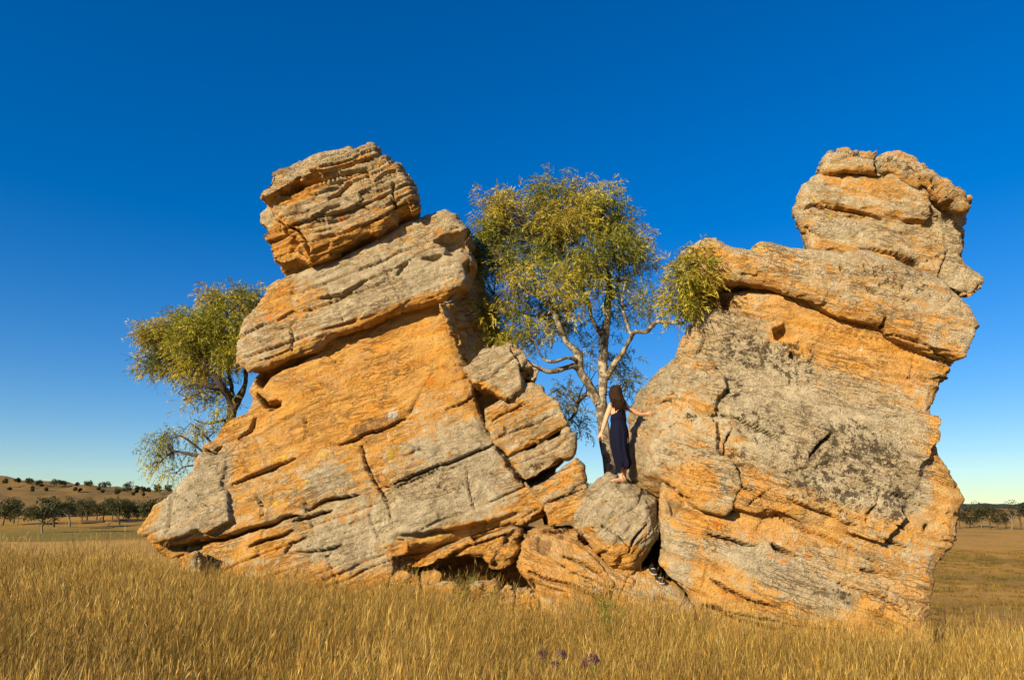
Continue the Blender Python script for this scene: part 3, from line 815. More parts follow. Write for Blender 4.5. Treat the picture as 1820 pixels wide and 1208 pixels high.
# ================================================================= right outcrop
right_root = empty('leaning_outcrop', (4.1, 11.0, -0.2), 'tall leaning orange and grey outcrop with a head-like block on top, right of the tree', 'rock outcrop', 'big rock outcrops')
rb_poly = [(1200, 640), (1212, 600), (1225, 575), (1280, 520), (1400, 505), (1560, 560), (1690, 600), (1692, 645), (1668, 700), (1660, 745), (1668, 800), (1690, 850), (1711, 888), (1702, 915),
           (1704, 960), (1672, 1008), (1662, 1050), (1652, 1100), (1650, 1210), (1420, 1225), (1260, 1180), (1238, 1082), (1222, 1050), (1190, 1022), (1177, 1000), (1180, 960), (1172, 905), (1180, 800)]
rb_ops = [
    ('crack', [(1262, 945), (1300, 955), (1345, 973)], .026, .2),
    ('crack', [(1370, 968), (1395, 980), (1418, 990)], .035, .24),
    ('crack', [(1260, 1030), (1310, 1052), (1360, 1075), (1390, 1085)], .024, .16),
    ('crack', [(1380, 920), (1430, 940), (1500, 970), (1585, 1012)], .016, .1),
    ('crack', [(1290, 855), (1310, 858), (1345, 878)], .022, .14),
    ('crack', [(1440, 810), (1475, 780), (1480, 775)], .03, .15),
    ('crack', [(1400, 888), (1440, 905), (1500, 930), (1525, 932)], .024, .14),
    ('crack', [(1560, 950), (1600, 970), (1615, 975)], .022, .12),
    ('crack', [(1528, 1010), (1565, 1022)], .03, .16),
    ('crack', [(1280, 735), (1330, 755), (1390, 785)], .024, .16),
    ('crack', [(1480, 1035), (1530, 1050), (1580, 1068), (1645, 1092)], .016, .10),
    ('crack', [(1300, 760), (1285, 790), (1290, 850)], .018, .1),
    ('crack', [(1300, 1085), (1400, 1110), (1480, 1120)], .025, .14),
    ('crack', [(1540, 930), (1560, 900), (1565, 870)], .016, .08),
    ('crack', [(1370, 870), (1340, 890), (1330, 905)], .014, .07),
    ('crack', [(1655, 930), (1648, 940)], .04, .2),
    ('ledge', [(1290, 1088), (1240, 1070), (1320, 1100), (1420, 1130)][1:], .35, .7),
    ('recess', [(1372, 580), (1400, 572), (1420, 590), (1408, 605), (1380, 600)], .28, 6),
    ('recess', [(1410, 620), (1424, 625), (1420, 638), (1404, 632)], .2, 5),
    ('recess', [(1270, 515), (1305, 520), (1310, 545), (1285, 545)], .4, 7),
    ('recess', [(1180, 890), (1240, 905), (1258, 915), (1250, 935), (1190, 920)], .15, 10),
    ('ledge', [(1285, 560), (1330, 575), (1370, 605), (1420, 650)], .08, .3),
]
rb_paints = [
    ('grey', (1500, 780, 150, 110, -20), .5), ('grey', (1330, 680, 110, 80, -20), .5), ('grey', (1600, 860, 60, 60, 0), .4), ('grey', (1380, 1010, 110, 30, -22), .42), ('grey', (1450, 1060, 90, 30, -22), .35),
    ('grey', (1290, 580, 60, 40, 0), .25), ('grey', (1210, 960, 30, 60, 0), .2), ('grey', (1210, 1030, 25, 30, 0), .4), ('grey', (1400, 780, 120, 70, -20), .35),
    ('grey', (1500, 610, 150, 45, -22), -.5), ('grey', (1400, 590, 40, 30, 0), -.3), ('grey', (1400, 920, 120, 30, -22), -.25), ('grey', (1280, 1060, 60, 25, -22), -.4), ('grey', (1560, 1110, 90, 40, 0), -.35), ('grey', (1680, 820, 30, 120, 0), -.35), ('grey', (1230, 920, 40, 40, 0), -.2),
    ('grey', (1310, 900, 90, 40, -20), -.30), ('grey', (1300, 1040, 90, 40, -22), -.18), ('grey', (1600, 620, 90, 40, -20), -.25),
    ('dark', (1480, 850, 100, 70, -20), 0.47), ('dark', (1300, 690, 22, 26, 0), 0.47), ('dark', (1330, 620, 60, 40, -10), 0.47), ('dark', (1310, 810, 20, 20, 0), 0.47), ('dark', (1410, 640, 50, 40, -20), 0.47), ('dark', (1530, 800, 90, 50, -20), 0.45), ('dark', (1590, 900, 45, 45, 0), 0.45),
    ('dark', (1500, 1055, 30, 8, -22), 0.47), ('dark', (1350, 760, 60, 40, 0), 0.33),
    ('rust', (1275, 930, 16, 12, 0), .72), ('rust', (1345, 955, 30, 14, -20), .55), ('rust', (1380, 990, 40, 10, -20), .6), ('rust', (1437, 988, 10, 14, 0), .68), ('rust', (1246, 985, 9, 38, 0), .62), ('rust', (1290, 1050, 50, 14, -22), .45),
    ('rust', (1492, 1012, 5, 5, 0), .6), ('rust', (1528, 1018, 6, 7, 0), .6), ('rust', (1640, 1000, 10, 16, 0), .5), ('rust', (1400, 590, 16, 10, 0), .5), ('yellow', (1660, 1000, 6, 12, 0), .5),
    ('brown', (1655, 1000, 40, 70, 0), .35), ('brown', (1500, 1060, 60, 12, -22), .5), ('brown', (1190, 900, 18, 50, 0), .55), ('brown', (1420, 640, 60, 50, 0), .3), ('white', (1530, 620, 14, 10, 0), .45), ('white', (1545, 630, 6, 16, 0), .4),
]
rock('main_block', [
        dict(poly=rb_poly, Y0=9.75, thick=2.6, sx=-.22, sz=.06, bevel=.2, back=.9, shift=(.3, 0)),
        dict(poly=[(1290, 700), (1420, 690), (1560, 720), (1655, 740), (1650, 850), (1610, 930), (1560, 985), (1400, 940), (1290, 900), (1300, 850)], Y0=9.55, thick=1.4, sx=-.2, sz=.02, bevel=.5, bdep=.3, back=.95),
     ], MAT_R, right_root, voxel=.026, bed=-18, seed=61, grey=.45, ops=rb_ops, paints=rb_paints, strata=.013, thin=.011, chip=.020, low=.05, slab=.04, seam=.065)
rock('bulging_block', [
        dict(poly=[(1118, 792), (1124, 765), (1138, 742), (1148, 705), (1160, 676), (1176, 655), (1192, 640), (1240, 640), (1280, 690), (1286, 740), (1290, 800), (1287, 848), (1276, 880), (1258, 913), (1228, 906), (1192, 890), (1150, 870), (1124, 850)],
             Y0=10.14, thick=2.4, sx=-.36, sz=.16, bevel=.36, bdep=.95, back=.95),
     ], MAT_R, right_root, voxel=.025, bed=-18, seed=63, grey=.66, strata=.012, thin=.010, chip=.022, low=.05, seam=.04, slab=.04,
     ops=[('crack', [(1135, 717), (1170, 715), (1215, 712), (1250, 735), (1280, 745)], .018, .10), ('crack', [(1180, 820), (1220, 850), (1260, 862)], .012, .05), ('crack', [(1200, 860), (1240, 890)], .014, .06), ('recess', [(1262, 735), (1285, 738), (1288, 748), (1268, 750)], .2, 5)],
     paints=[('grey', (1235, 860, 45, 40, 0), -.55), ('dark', (1225, 740, 12, 10, 0), 0.47), ('yellow', (1232, 675, 5, 4, 0), .5), ('yellow', (1195, 730, 6, 4, 0), .5), ('grey', (1240, 715, 40, 12, -25), -.4), ('brown', (1240, 850, 40, 30, 0), .35)])
rock('shoulder_slab', [
        dict(poly=[(1203, 478), (1214, 452), (1232, 438), (1250, 424), (1272, 424), (1292, 431), (1330, 440), (1352, 429), (1400, 438), (1450, 444), (1540, 452), (1620, 480), (1700, 518), (1716, 540), (1724, 566), (1716, 604), (1698, 640), (1680, 630),
                   (1640, 622), (1590, 600), (1560, 580), (1535, 575), (1500, 566), (1450, 540), (1400, 520), (1365, 513), (1320, 502), (1290, 500), (1262, 512), (1235, 518), (1210, 512)],
             Y0=9.52, thick=2.6, sx=-.22, sz=.03, bevel=.18, back=.9, shift=(.55, .2)),
     ], MAT_R, right_root, voxel=.026, bed=-17, seed=65, grey=.7, strata=.018, thin=.012, chip=.030, low=.04, seam=.06, slab=.045,
     ops=[('crack', [(1495, 472), (1502, 486)], .025, .12), ('crack', [(1545, 510), (1565, 520)], .02, .1), ('crack', [(1572, 590), (1640, 612), (1690, 636)], .02, .1), ('crack', [(1605, 528), (1622, 534)], .02, .1), ('crack', [(1575, 565), (1572, 580), (1562, 586)], .03, .15),
          ('recess', [(1225, 500), (1262, 490), (1272, 540), (1230, 565), (1215, 540)], .5, 10)],
     paints=[('grey', (1260, 470, 40, 45, 0), -.45), ('yellow', (1265, 434, 10, 9, 0), .7), ('yellow', (1275, 480, 18, 18, 0), .5), ('yellow', (1352, 438, 14, 6, 0), .62), ('yellow', (1440, 446, 12, 4, 0), .5), ('grey', (1450, 555, 120, 10, -22), -.8), ('rust', (1240, 460, 20, 20, 0), .35),
             ('grey', (1640, 580, 60, 30, 0), -.22), ('brown', (1620, 560, 60, 25, -20), .35), ('grey', (1330, 475, 40, 12, -30), -.4), ('dark', (1600, 500, 80, 20, -20), 0.33), ('grey', (1690, 620, 25, 16, 0), -.4)])
rock('head_block', [
        dict(poly=[(1412, 350), (1424, 332), (1452, 322), (1462, 312), (1500, 292), (1600, 300), (1690, 345), (1708, 376), (1720, 412), (1716, 440), (1718, 468), (1729, 480), (1745, 514), (1736, 522), (1716, 536), (1690, 520), (1640, 495), (1580, 470), (1500, 458), (1440, 440), (1430, 408), (1418, 384)],
             Y0=9.62, thick=2.2, sx=-.2, sz=-.02, bevel=.13, back=.85, shift=(.85, .3)),
        dict(poly=[(1440, 325), (1465, 300), (1560, 300), (1640, 330), (1640, 400), (1500, 390), (1440, 370)], Y0=9.55, thick=1.4, sx=-.2, bevel=.2, shift=(.4, 0)),
     ], MAT_R, right_root, voxel=.024, bed=-14, seed=67, grey=.58, strata=.045, thin=.035, chip=.045, low=.04, thick_l=.30, slab=.04, thin_l=.09,
     ops=[('crack', [(1470, 368), (1510, 372), (1550, 380), (1565, 388)], .028, .2), ('crack', [(1640, 380), (1670, 386), (1690, 396)], .025, .15), ('crack', [(1530, 440), (1580, 450), (1640, 462)], .03, .2), ('crack', [(1610, 355), (1640, 385)], .02, .1),
          ('crack', [(1500, 458), (1540, 462), (1580, 470), (1640, 490), (1670, 515)], .03, .2), ('crack', [(1425, 370), (1450, 365), (1470, 372)], .03, .2), ('recess', [(1590, 455), (1640, 455), (1640, 480), (1600, 475)], .15, 6), ('crack', [(1640, 520), (1700, 520), (1735, 522)], .03, .18), ('crack', [(1690, 440), (1675, 470), (1668, 500)], .016, .08)],
     paints=[('yellow', (1478, 385, 14, 8, 0), .6), ('yellow', (1490, 350, 20, 8, 10), .45), ('yellow', (1445, 350, 14, 10, 0), .35), ('grey', (1540, 330, 80, 20, -10), -.3), ('grey', (1480, 410, 40, 14, 0), .3), ('grey', (1700, 420, 20, 60, 0), .3), ('grey', (1560, 455, 90, 12, -15), -.5), ('grey', (1450, 330, 30, 14, 0), .3), ('grey', (1712, 500, 25, 18, 0), .4), ('brown', (1620, 400, 60, 40, 0), .35)])
rock('top_plate', [
        dict(poly=[(1462, 306), (1468, 284), (1478, 272), (1532, 270), (1558, 284), (1590, 279), (1622, 288), (1640, 298), (1656, 318), (1690, 328), (1717, 348), (1706, 376), (1690, 360), (1650, 332), (1600, 318), (1560, 308), (1500, 304), (1478, 310)],
             Y0=9.35, thick=2.4, sx=-.2, sz=.2, bevel=.09, back=.88, shift=(.85, .2)),
     ], MAT_R, right_root, voxel=.024, bed=-14, seed=69, grey=.55, strata=.05, thin=.03, chip=.06, low=.04, thick_l=.2, thin_l=.08, smooth=2,
     ops=[('crack', [(1552, 285), (1560, 300), (1580, 312)], .04, .25), ('crack', [(1655, 320), (1668, 335), (1690, 350)], .035, .25)],
     paints=[('yellow', (1500, 275, 14, 6, 0), .5), ('brown', (1610, 310, 60, 10, -12), .5), ('brown', (1690, 350, 25, 14, -30), .5), ('dark', (1600, 296, 60, 10, -10), 0.41)])
# rock deep behind the gap beside the rounded boulder
rock('rear_block', [dict(poly=[(1090, 880), (1160, 862), (1230, 880), (1240, 1120), (1090, 1120)], Y0=12.3, thick=1.0, bevel=.2)], MAT_R, right_root, voxel=.05, bed=-18, seed=71, grey=.5)
# ================================================================= trees
from mathutils.bvhtree import BVHTree
RNG = np.random.default_rng(7)

def bark_material(name, dark, pale, pale_amount):
    t = NT(name)
    P = t.pos((1, 1, .35))
    n1, n2 = t.noise(P, 26, 5, .7), t.noise(t.pos(), 7, 5, .65)
    c = t.mix(t.ss(n1, .3, .7), tuple(x * .55 for x in dark), dark)
    c = t.mix(t.math('MULTIPLY', t.ss(n2, .62 - pale_amount, .70 - pale_amount * .6), .9), c, pale)
    return t.done(c, .95, t.bump(t.math('ADD', n1, n2), .9, .03))
BARK = bark_material('rough_bark', (.15, .115, .08), (.40, .35, .25), .16)
BARK_DARK = bark_material('dark_bark', (.085, .062, .045), (.2, .17, .13), .02)

def leaf_material(name):
    t = NT(name)
    c = t.attr('tint').outputs['Color']
    t.done(c, .55)
    t.bsdf.inputs['Specular IOR Level'].default_value = .35
    t.translucent(t.mix(.35, c, (.35, .38, .03)), .28)
    return t.m
LEAF = leaf_material('willowy_leaves')

def leaves(centers, rad, per, tints, length=(.06, .11), width=.0155, droop=.7, rng=RNG, squash=1.0, strand=1):
    """narrow leaves round every cluster centre, hung along drooping strands -> verts, quads, colour per vertex"""
    n = len(centers)
    ns = max(1, per // strand)
    idx = np.repeat(np.arange(n), ns)
    m = len(idx)
    off = rng.normal(size=(m, 3)); off /= np.linalg.norm(off, axis=1)[:, None]
    out = off.copy()
    off *= (rng.random((m, 1)) ** .5) * np.asarray(rad)[idx][:, None]
    off[:, 2] *= squash
    p = np.asarray(centers)[idx] + off
    shade = rng.uniform(.7, 1.3, (m, 1))
    if strand > 1:                      # walk down each strand, bending over
        d0 = out * .9 + rng.normal(size=(m, 3)) * .4; d0[:, 2] += .25
        d0 /= np.linalg.norm(d0, axis=1)[:, None]
        step = rng.uniform(.012, .024, (m, 1))
        P, D = [], []
        q = p.copy()
        for k in range(strand):
            dd = d0 + np.array([0, 0, -1.0]) * droop * (k / strand) * 2.4
            dd /= np.linalg.norm(dd, axis=1)[:, None]
            q = q + dd * step; P.append(q.copy()); D.append(dd)
        p = np.stack(P, 1).reshape(-1, 3); d = np.stack(D, 1).reshape(-1, 3)
        idx = np.repeat(idx, strand); shade = np.repeat(shade, strand, 0); m = len(p)
        d = d + rng.normal(size=(m, 3)) * .42
    else:
        d = rng.normal(size=(m, 3)) * .7 + out * .6
        d[:, 2] -= droop
    d /= np.linalg.norm(d, axis=1)[:, None]
    s = np.cross(d, rng.normal(size=(m, 3))); s /= np.linalg.norm(s, axis=1)[:, None] + 1e-9
    L = rng.uniform(length[0], length[1], (m, 1)); W = width * rng.uniform(.7, 1.3, (m, 1))
    nrm = np.cross(d, s)
    mid = p + d * L * .45 + nrm * L * .06
    v = np.stack([p, mid + s * W * .5, p + d * L, mid - s * W * .5], 1).reshape(-1, 3)
    f = np.arange(m * 4).reshape(-1, 4)
    c = tints[idx] * shade * rng.uniform(.8, 1.2, (m, 1))
    col = np.concatenate([np.repeat(c, 4, 0), np.ones((m * 4, 1))], 1)
    return v, f, col

def blob_clusters(blobs, Y, per_area, depth=1.0, rng=RNG, rad=(.16, .30)):
    """blobs: photo ellipses (x, y, rx, ry[, dY[, density]]) -> cluster centres spread through real ellipsoids"""
    C, R, B = [], [], []
    for bi, b in enumerate(blobs):
        x, y, rx, ry = b[:4]; dY = b[4] if len(b) > 4 else 0; den = b[5] if len(b) > 5 else 1
        c = at(x, y, Y + dY); s = (Y + dY) / F_PX
        k = max(3, int(per_area * rx * ry * s * s * den * rng.uniform(.55, 1.15)))
        o = rng.normal(size=(k, 3)); o /= np.linalg.norm(o, axis=1)[:, None]
        o *= rng.random((k, 1)) ** .38
        rz = .5 * (rx + ry) * depth
        C.append(c + o * np.array([rx, rz, ry]) * s); R.append(rng.uniform(*rad, k)); B.append(np.full(k, bi))
    return np.concatenate(C), np.concatenate(R), np.concatenate(B)

def limb_path(pts, n=None):
    """pts: (px, py, Y, radius_px) -> world path and radii"""
    w = np.array([np.append(at(p[0], p[1], p[2]), p[3] * p[2] / F_PX) for p in pts])
    s = smooth_path(w, n or (len(pts) * 6))
    k = len(s)
    wob = np.stack([fbm(s[:, :3] * 3 + i * 9, 2, 40 + i) for i in range(3)], 1)
    s[:, :3] += wob * (s[:, 3:4] * .35)
    return s[:, :3], np.maximum(s[:, 3] * np.where(np.arange(k) < 0, 1, .86), .004)

def wiggle(a, b, n, amp, rng, sag=0.0):
    t = np.linspace(0, 1, n)[:, None]
    p = a + (b - a) * t
    w = rng.normal(size=(3, 3)) * amp
    p = p + np.sin(math.pi * t) * w[0] + np.sin(2 * math.pi * t) * w[1] * .5 + np.sin(3 * math.pi * t) * w[2] * .3
    p[:, 2] -= (np.sin(math.pi * t) * sag)[:, 0]
    return p

def twig_mesh(C, nodes, rng, r0=.014, r1=.004, per=3, rad=None, maxd=1e9):
    parts = []
    for i, c in enumerate(C):
        d = np.linalg.norm(nodes - c, axis=1) + np.clip(nodes[:, 2] - c[2], 0, None) * .6
        if d.min() > maxd: continue
        k = np.argsort(d)[rng.integers(0, 4)]
        L = np.linalg.norm(nodes[k] - c)
        p = wiggle(nodes[k], c, 6, .10 * L, rng)
        parts.append(tube(p, np.linspace(min(r0, .006 + .008 * L), r1, 6), 4))
        for _ in range(per):
            e = c + rng.normal(size=3) * (rad[i] if rad is not None else .25) * .75 - np.array([0, 0, .06])
            parts.append(tube(wiggle(p[rng.integers(2, 6)], e, 4, .04, rng), np.linspace(r1, .0022, 4), 3))
    return merge_mixed(parts)

def merge_mixed(parts): return merge(parts)

def near_tree(name, label, group, base, limbs, blobs, Y, per_area, per, palette, bark, trunk_index=0, seed=1, depth=1.0, rad=(.16, .30), leaf_len=(.06, .11), foliage_extra=(), twigs=2, droop=.5):
    rng = np.random.default_rng(seed)
    root = empty(name, base, label, 'tree', group)
    nodes = []
    for i, L in enumerate(limbs):
        p, r = limb_path(L)
        v, f = tube(p, r, 10 if i == trunk_index else 7)
        # gnarls
        v = v + (vnoise(v * 9, seed)[:, None] * .012 + vnoise(v * 3, seed + 1)[:, None] * .02) * (v - np.repeat(p, len(v) // len(p), 0)) / (np.repeat(r, len(v) // len(p))[:, None] + 1e-6) * np.minimum(1, np.repeat(r, len(v) // len(p))[:, None] / .06)
        mesh_obj('trunk' if i == trunk_index else 'limb', v, f, bark, root)
        nodes.append(p[len(p) // 2 if i == trunk_index else len(p) // 5:])
    nodes = np.concatenate(nodes)
    C, R, B = blob_clusters(blobs, Y, per_area, depth, rng, rad)
    for e in foliage_extra:
        c2, r2, b2 = blob_clusters(e[0], e[1], per_area, depth, rng, rad)
        C = np.concatenate([C, c2]); R = np.concatenate([R, r2]); B = np.concatenate([B, b2 + 100])
    v, f = twig_mesh(C, nodes, rng, per=twigs, rad=R)
    mesh_obj('twigs', v, f, BARK_DARK, root)
    pal = np.array(palette)
    t1 = _hash(B.astype(np.int32), B.astype(np.int32) * 0, B.astype(np.int32) * 0, seed)
    mixv = np.clip(t1 * .8 + rng.random(len(C)) * .5 - .15, 0, .999) * (len(pal) - 1)
    i0 = mixv.astype(int); fr = (mixv - i0)[:, None]
    tint = pal[i0] * (1 - fr) + pal[np.minimum(i0 + 1, len(pal) - 1)] * fr
    v, f, col = leaves(C, R * .8, per, tint, leaf_len, .0135, rng=rng, droop=droop, strand=12)
    mesh_obj('crown', v, f, LEAF, root, smooth=False, attrs={'tint': col})
    return root

PAL = [(.075, .10, .016), (.18, .19, .022), (.35, .32, .032), (.48, .385, .045), (.30, .225, .035)]
# --- the tree between the outcrops
YT = 12.9
tree_limbs = [
    [(1098, 1085, 12.75, 17), (1094, 960, 12.75, 15), (1090, 870, 12.75, 14), (1084, 825, 12.8, 13), (1075, 787, 12.85, 12.5), (1070, 733, 12.9, 13.5), (1068, 708, 12.9, 14), (1072, 690, 12.9, 10), (1073, 631, 12.95, 9.5), (1075, 591, 13.0, 9), (1080, 552, 13.0, 7.5), (1082, 505, 13.0, 6), (1075, 465, 13.0, 4), (1068, 420, 12.9, 2.5), (1062, 380, 12.9, 1.5)],
    [(1064, 716, 12.85, 12), (1052, 693, 12.75, 10), (1032, 662, 12.6, 9), (1026, 628, 12.5, 8.5), (1006, 606, 12.4, 7.5), (996, 582, 12.4, 6.5), (982, 552, 12.4, 5.5), (959, 529, 12.3, 4.5), (929, 512, 12.3, 3.5), (912, 490, 12.3, 2.2), (895, 455, 12.3, 1.3)],
    [(1034, 662, 12.62, 7), (1019, 650, 12.5, 6.5), (1000, 655, 12.4, 6), (976, 660, 12.3, 6), (952, 651, 12.2, 5.5), (938, 645, 12.2, 5)],
    [(1024, 640, 12.5, 5), (1008, 636, 12.3, 4), (988, 642, 12.2, 3.8), (970, 640, 12.2, 3.2), (958, 625, 12.1, 2.4), (945, 600, 12.1, 1.5)],
    [(1074, 600, 13.0, 6), (1062, 582, 13.1, 5), (1050, 560, 13.1, 4.2), (1045, 535, 13.1, 3.4), (1033, 505, 13.1, 2.4), (1015, 465, 13.0, 1.5)],
    [(1078, 672, 12.9, 6), (1088, 655, 12.7, 6), (1105, 630, 12.4, 5.5), (1118, 606, 12.1, 5.2), (1130, 590, 11.8, 5), (1149, 589, 11.5, 4.6), (1165, 573, 11.2, 4.4), (1188, 572, 10.9, 4.2), (1214, 574, 10.6, 4)],
    [(1122, 598, 12.0, 3.5), (1112, 570, 12.2, 3), (1106, 535, 12.4, 2.4), (1112, 500, 12.5, 1.5)],
    [(1080, 540, 13.0, 5), (1095, 515, 12.8, 4), (1102, 480, 12.7, 2.6), (1108, 440, 12.7, 1.5)],
    [(996, 585, 12.4, 4), (1008, 562, 12.6, 3.2), (1012, 530, 12.7, 2.4), (1005, 490, 12.7, 1.6), (1000, 440, 12.7, 1)],
    [(960, 530, 12.3, 3), (950, 500, 12.5, 2.4), (945, 460, 12.6, 1.8), (940, 410, 12.6, 1.2)],
    [(1012, 545, 12.7, 2.5), (975, 560, 13.1, 3), (940, 560, 13.3, 2.6), (905, 545, 13.4, 2), (875, 520, 13.4, 1.3)],
    [(1064, 720, 13.0, 6), (1046, 700, 13.4, 4.5), (1028, 712, 13.8, 4.5), (1022, 735, 13.9, 3.5), (1010, 748, 14.0, 2)],
    [(1200, 572, 10.75, 3), (1212, 556, 10.5, 2.4), (1226, 530, 10.3, 2), (1238, 500, 10.2, 1.4)],
]
crown_blobs = [(890, 385, 42, 38), (868, 425, 36, 45), (862, 480, 30, 42), (905, 455, 42, 45, -.3), (985, 345, 48, 32), (950, 372, 36, 40), (1040, 375, 46, 40, -.2), (1090, 395, 40, 42), (1105, 440, 40, 40, -.3), (1128, 480, 30, 24, -.2),
               (1005, 405, 55, 42, -.4), (960, 440, 46, 40, -.2), (1055, 455, 55, 42, -.6), (1015, 490, 52, 38, -.4), (930, 530, 40, 32, -.2, .8), (885, 545, 28, 26, 0, .7), (1095, 510, 35, 26, 0, .8), (975, 535, 40, 25, 0, .5),
               (1020, 335, 26, 22), (860, 545, 26, 40, .6, .7), (900, 590, 30, 22, -.2, .5), (940, 600, 26, 22, -.6, .6), (925, 630, 24, 14, -.5, .4), (1000, 575, 50, 25, .8, .5), (1090, 570, 28, 30, .6, .5), (1110, 545, 24, 18, 0, .5), (880, 600, 26, 24, .8, .6),
               (1045, 620, 24, 30, .9, .35), (1108, 655, 22, 24, .9, .6), (1120, 690, 20, 16, .8, .6), (1010, 720, 24, 30, 1.1, .5), (1030, 750, 18, 16, 1.1, .5), (1000, 700, 16, 16, 1.1, .4), (945, 500, 40, 26, -.9, .7), (1000, 520, 40, 22, -1.0, .6), (1060, 520, 36, 22, -.9, .6), (1035, 545, 30, 16, -.8, .35), (905, 505, 30, 24, -.6, .7), (880, 350, 20, 16), (915, 360, 24, 20), (1125, 420, 22, 26), (1145, 470, 18, 16), (1075, 345, 24, 18), (845, 440, 16, 30), (875, 562, 26, 26, -.2, .8), (892, 600, 26, 20, -.2, .7), (930, 575, 30, 20, -.4, .5), (960, 585, 24, 16, -.5, .4), (1145, 535, 16, 14, -.6, .3), (1165, 545, 18, 14, -1.4, .3)]
near_tree('gnarled_tree', 'tall leaning tree with a dense yellow-green crown between the two outcrops', None, tuple(at(1098, 1075, 12.75)), tree_limbs, crown_blobs, YT, 108, 252, PAL, BARK, seed=5, leaf_len=(.06, .11),
          foliage_extra=[([(1248, 485, 16, 18), (1230, 468, 22, 18), (1212, 495, 20, 20), (1218, 485, 26, 24), (1242, 490, 22, 24), (1226, 520, 24, 20), (1195, 530, 18, 14, .4, .7), (1205, 545, 16, 12, .2, .6), (1248, 470, 14, 14)], 9.95)])
# --- the tree behind the left outcrop
YL = 14.6
ltree_limbs = [
    [(396, 1065, YL, 15), (398, 930, YL, 13), (404, 790, YL, 11), (409, 745, YL, 10), (412, 722, YL, 9.5), (404, 700, YL - .2, 7), (390, 680, YL - .4, 5.5), (370, 655, YL - .5, 4), (345, 630, YL - .6, 2.5), (320, 610, YL - .6, 1.3)],
    [(411, 735, YL, 8), (424, 708, YL, 7), (434, 685, YL, 6), (438, 655, YL, 4.5), (436, 620, YL, 3), (430, 575, YL, 1.5)],
    [(408, 715, YL, 6), (412, 690, YL + .2, 5), (405, 660, YL + .2, 4), (400, 620, YL + .1, 2.6), (392, 570, YL, 1.4)],
    [(395, 690, YL - .3, 4), (375, 690, YL - .5, 3), (350, 682, YL - .6, 2.4), (325, 690, YL - .6, 1.3)],
    [(372, 660, YL - .5, 3), (340, 655, YL - .3, 2.4), (305, 640, YL - .2, 1.8), (275, 630, YL - .2, 1)],
    [(405, 745, YL, 4), (385, 750, YL - .3, 2.8), (362, 752, YL - .4, 2), (345, 745, YL - .5, 1.1)],
]
lblobs = [(268, 590, 22, 22), (295, 590, 32, 30), (335, 572, 26, 22), (345, 605, 46, 38, -.4), (290, 632, 36, 24), (262, 645, 18, 12), (380, 535, 24, 20), (415, 535, 32, 26), (440, 560, 18, 34), (390, 580, 42, 38, -.3), (412, 625, 40, 38, -.3), (345, 650, 42, 26, -.2),
          (375, 680, 30, 18, 0, .6), (310, 660, 26, 18, 0, .8), (330, 700, 26, 22, 0, .35), (370, 712, 22, 20, .2, .35), (440, 610, 20, 36, .3), (395, 720, 16, 14, 0, .3), (450, 530, 14, 20)]
near_tree('spreading_tree', 'dense olive-green tree growing behind the left edge of the left outcrop', None, tuple(at(396, 1055, YL)), ltree_limbs, lblobs, YL, 150, 252, PAL, BARK_DARK, seed=9, leaf_len=(.06, .11))
# --- the drooping thin shrub under it
YS = 13.6
slimbs = [
    [(412, 1075, YS + .9, 11), (410, 930, YS + .9, 9), (404, 850, YS + .4, 7), (396, 818, YS, 6), (378, 812, YS, 5), (345, 808, YS, 4.2), (315, 802, YS, 3.4), (298, 808, YS, 2.6), (284, 822, YS, 1.5)],
    [(372, 812, YS, 3.2), (345, 790, YS - .2, 2.4), (322, 775, YS - .3, 1.8), (300, 780, YS - .3, 1.2)],
    [(380, 816, YS, 3), (350, 825, YS + .1, 2.2), (325, 830, YS + .2, 1.6), (312, 842, YS + .2, 1)],
    [(388, 800, YS, 3), (365, 775, YS, 2.2), (350, 760, YS, 1.4), (338, 752, YS, 1)],
]
sblobs = [(275, 800, 18, 22), (272, 830, 14, 18), (290, 785, 18, 14), (300, 770, 16, 10, 0, .7), (330, 772, 16, 14, 0, .8), (300, 800, 24, 18, .2, .5), (305, 842, 16, 10, 0, .5), (355, 765, 16, 12, 0, .4), (385, 760, 10, 14, 0, .4), (340, 800, 24, 20, 0, .25)]
near_tree('drooping_shrub', 'thin shrub with bare curving twigs drooping below the tree at the left outcrop', None, tuple(at(412, 1065, YS + .9)), slimbs, sblobs, YS, 100, 108, PAL[1:4], BARK_DARK, seed=13, leaf_len=(.05, .09), rad=(.10, .2), twigs=5, droop=1.0)['category'] = 'shrub'

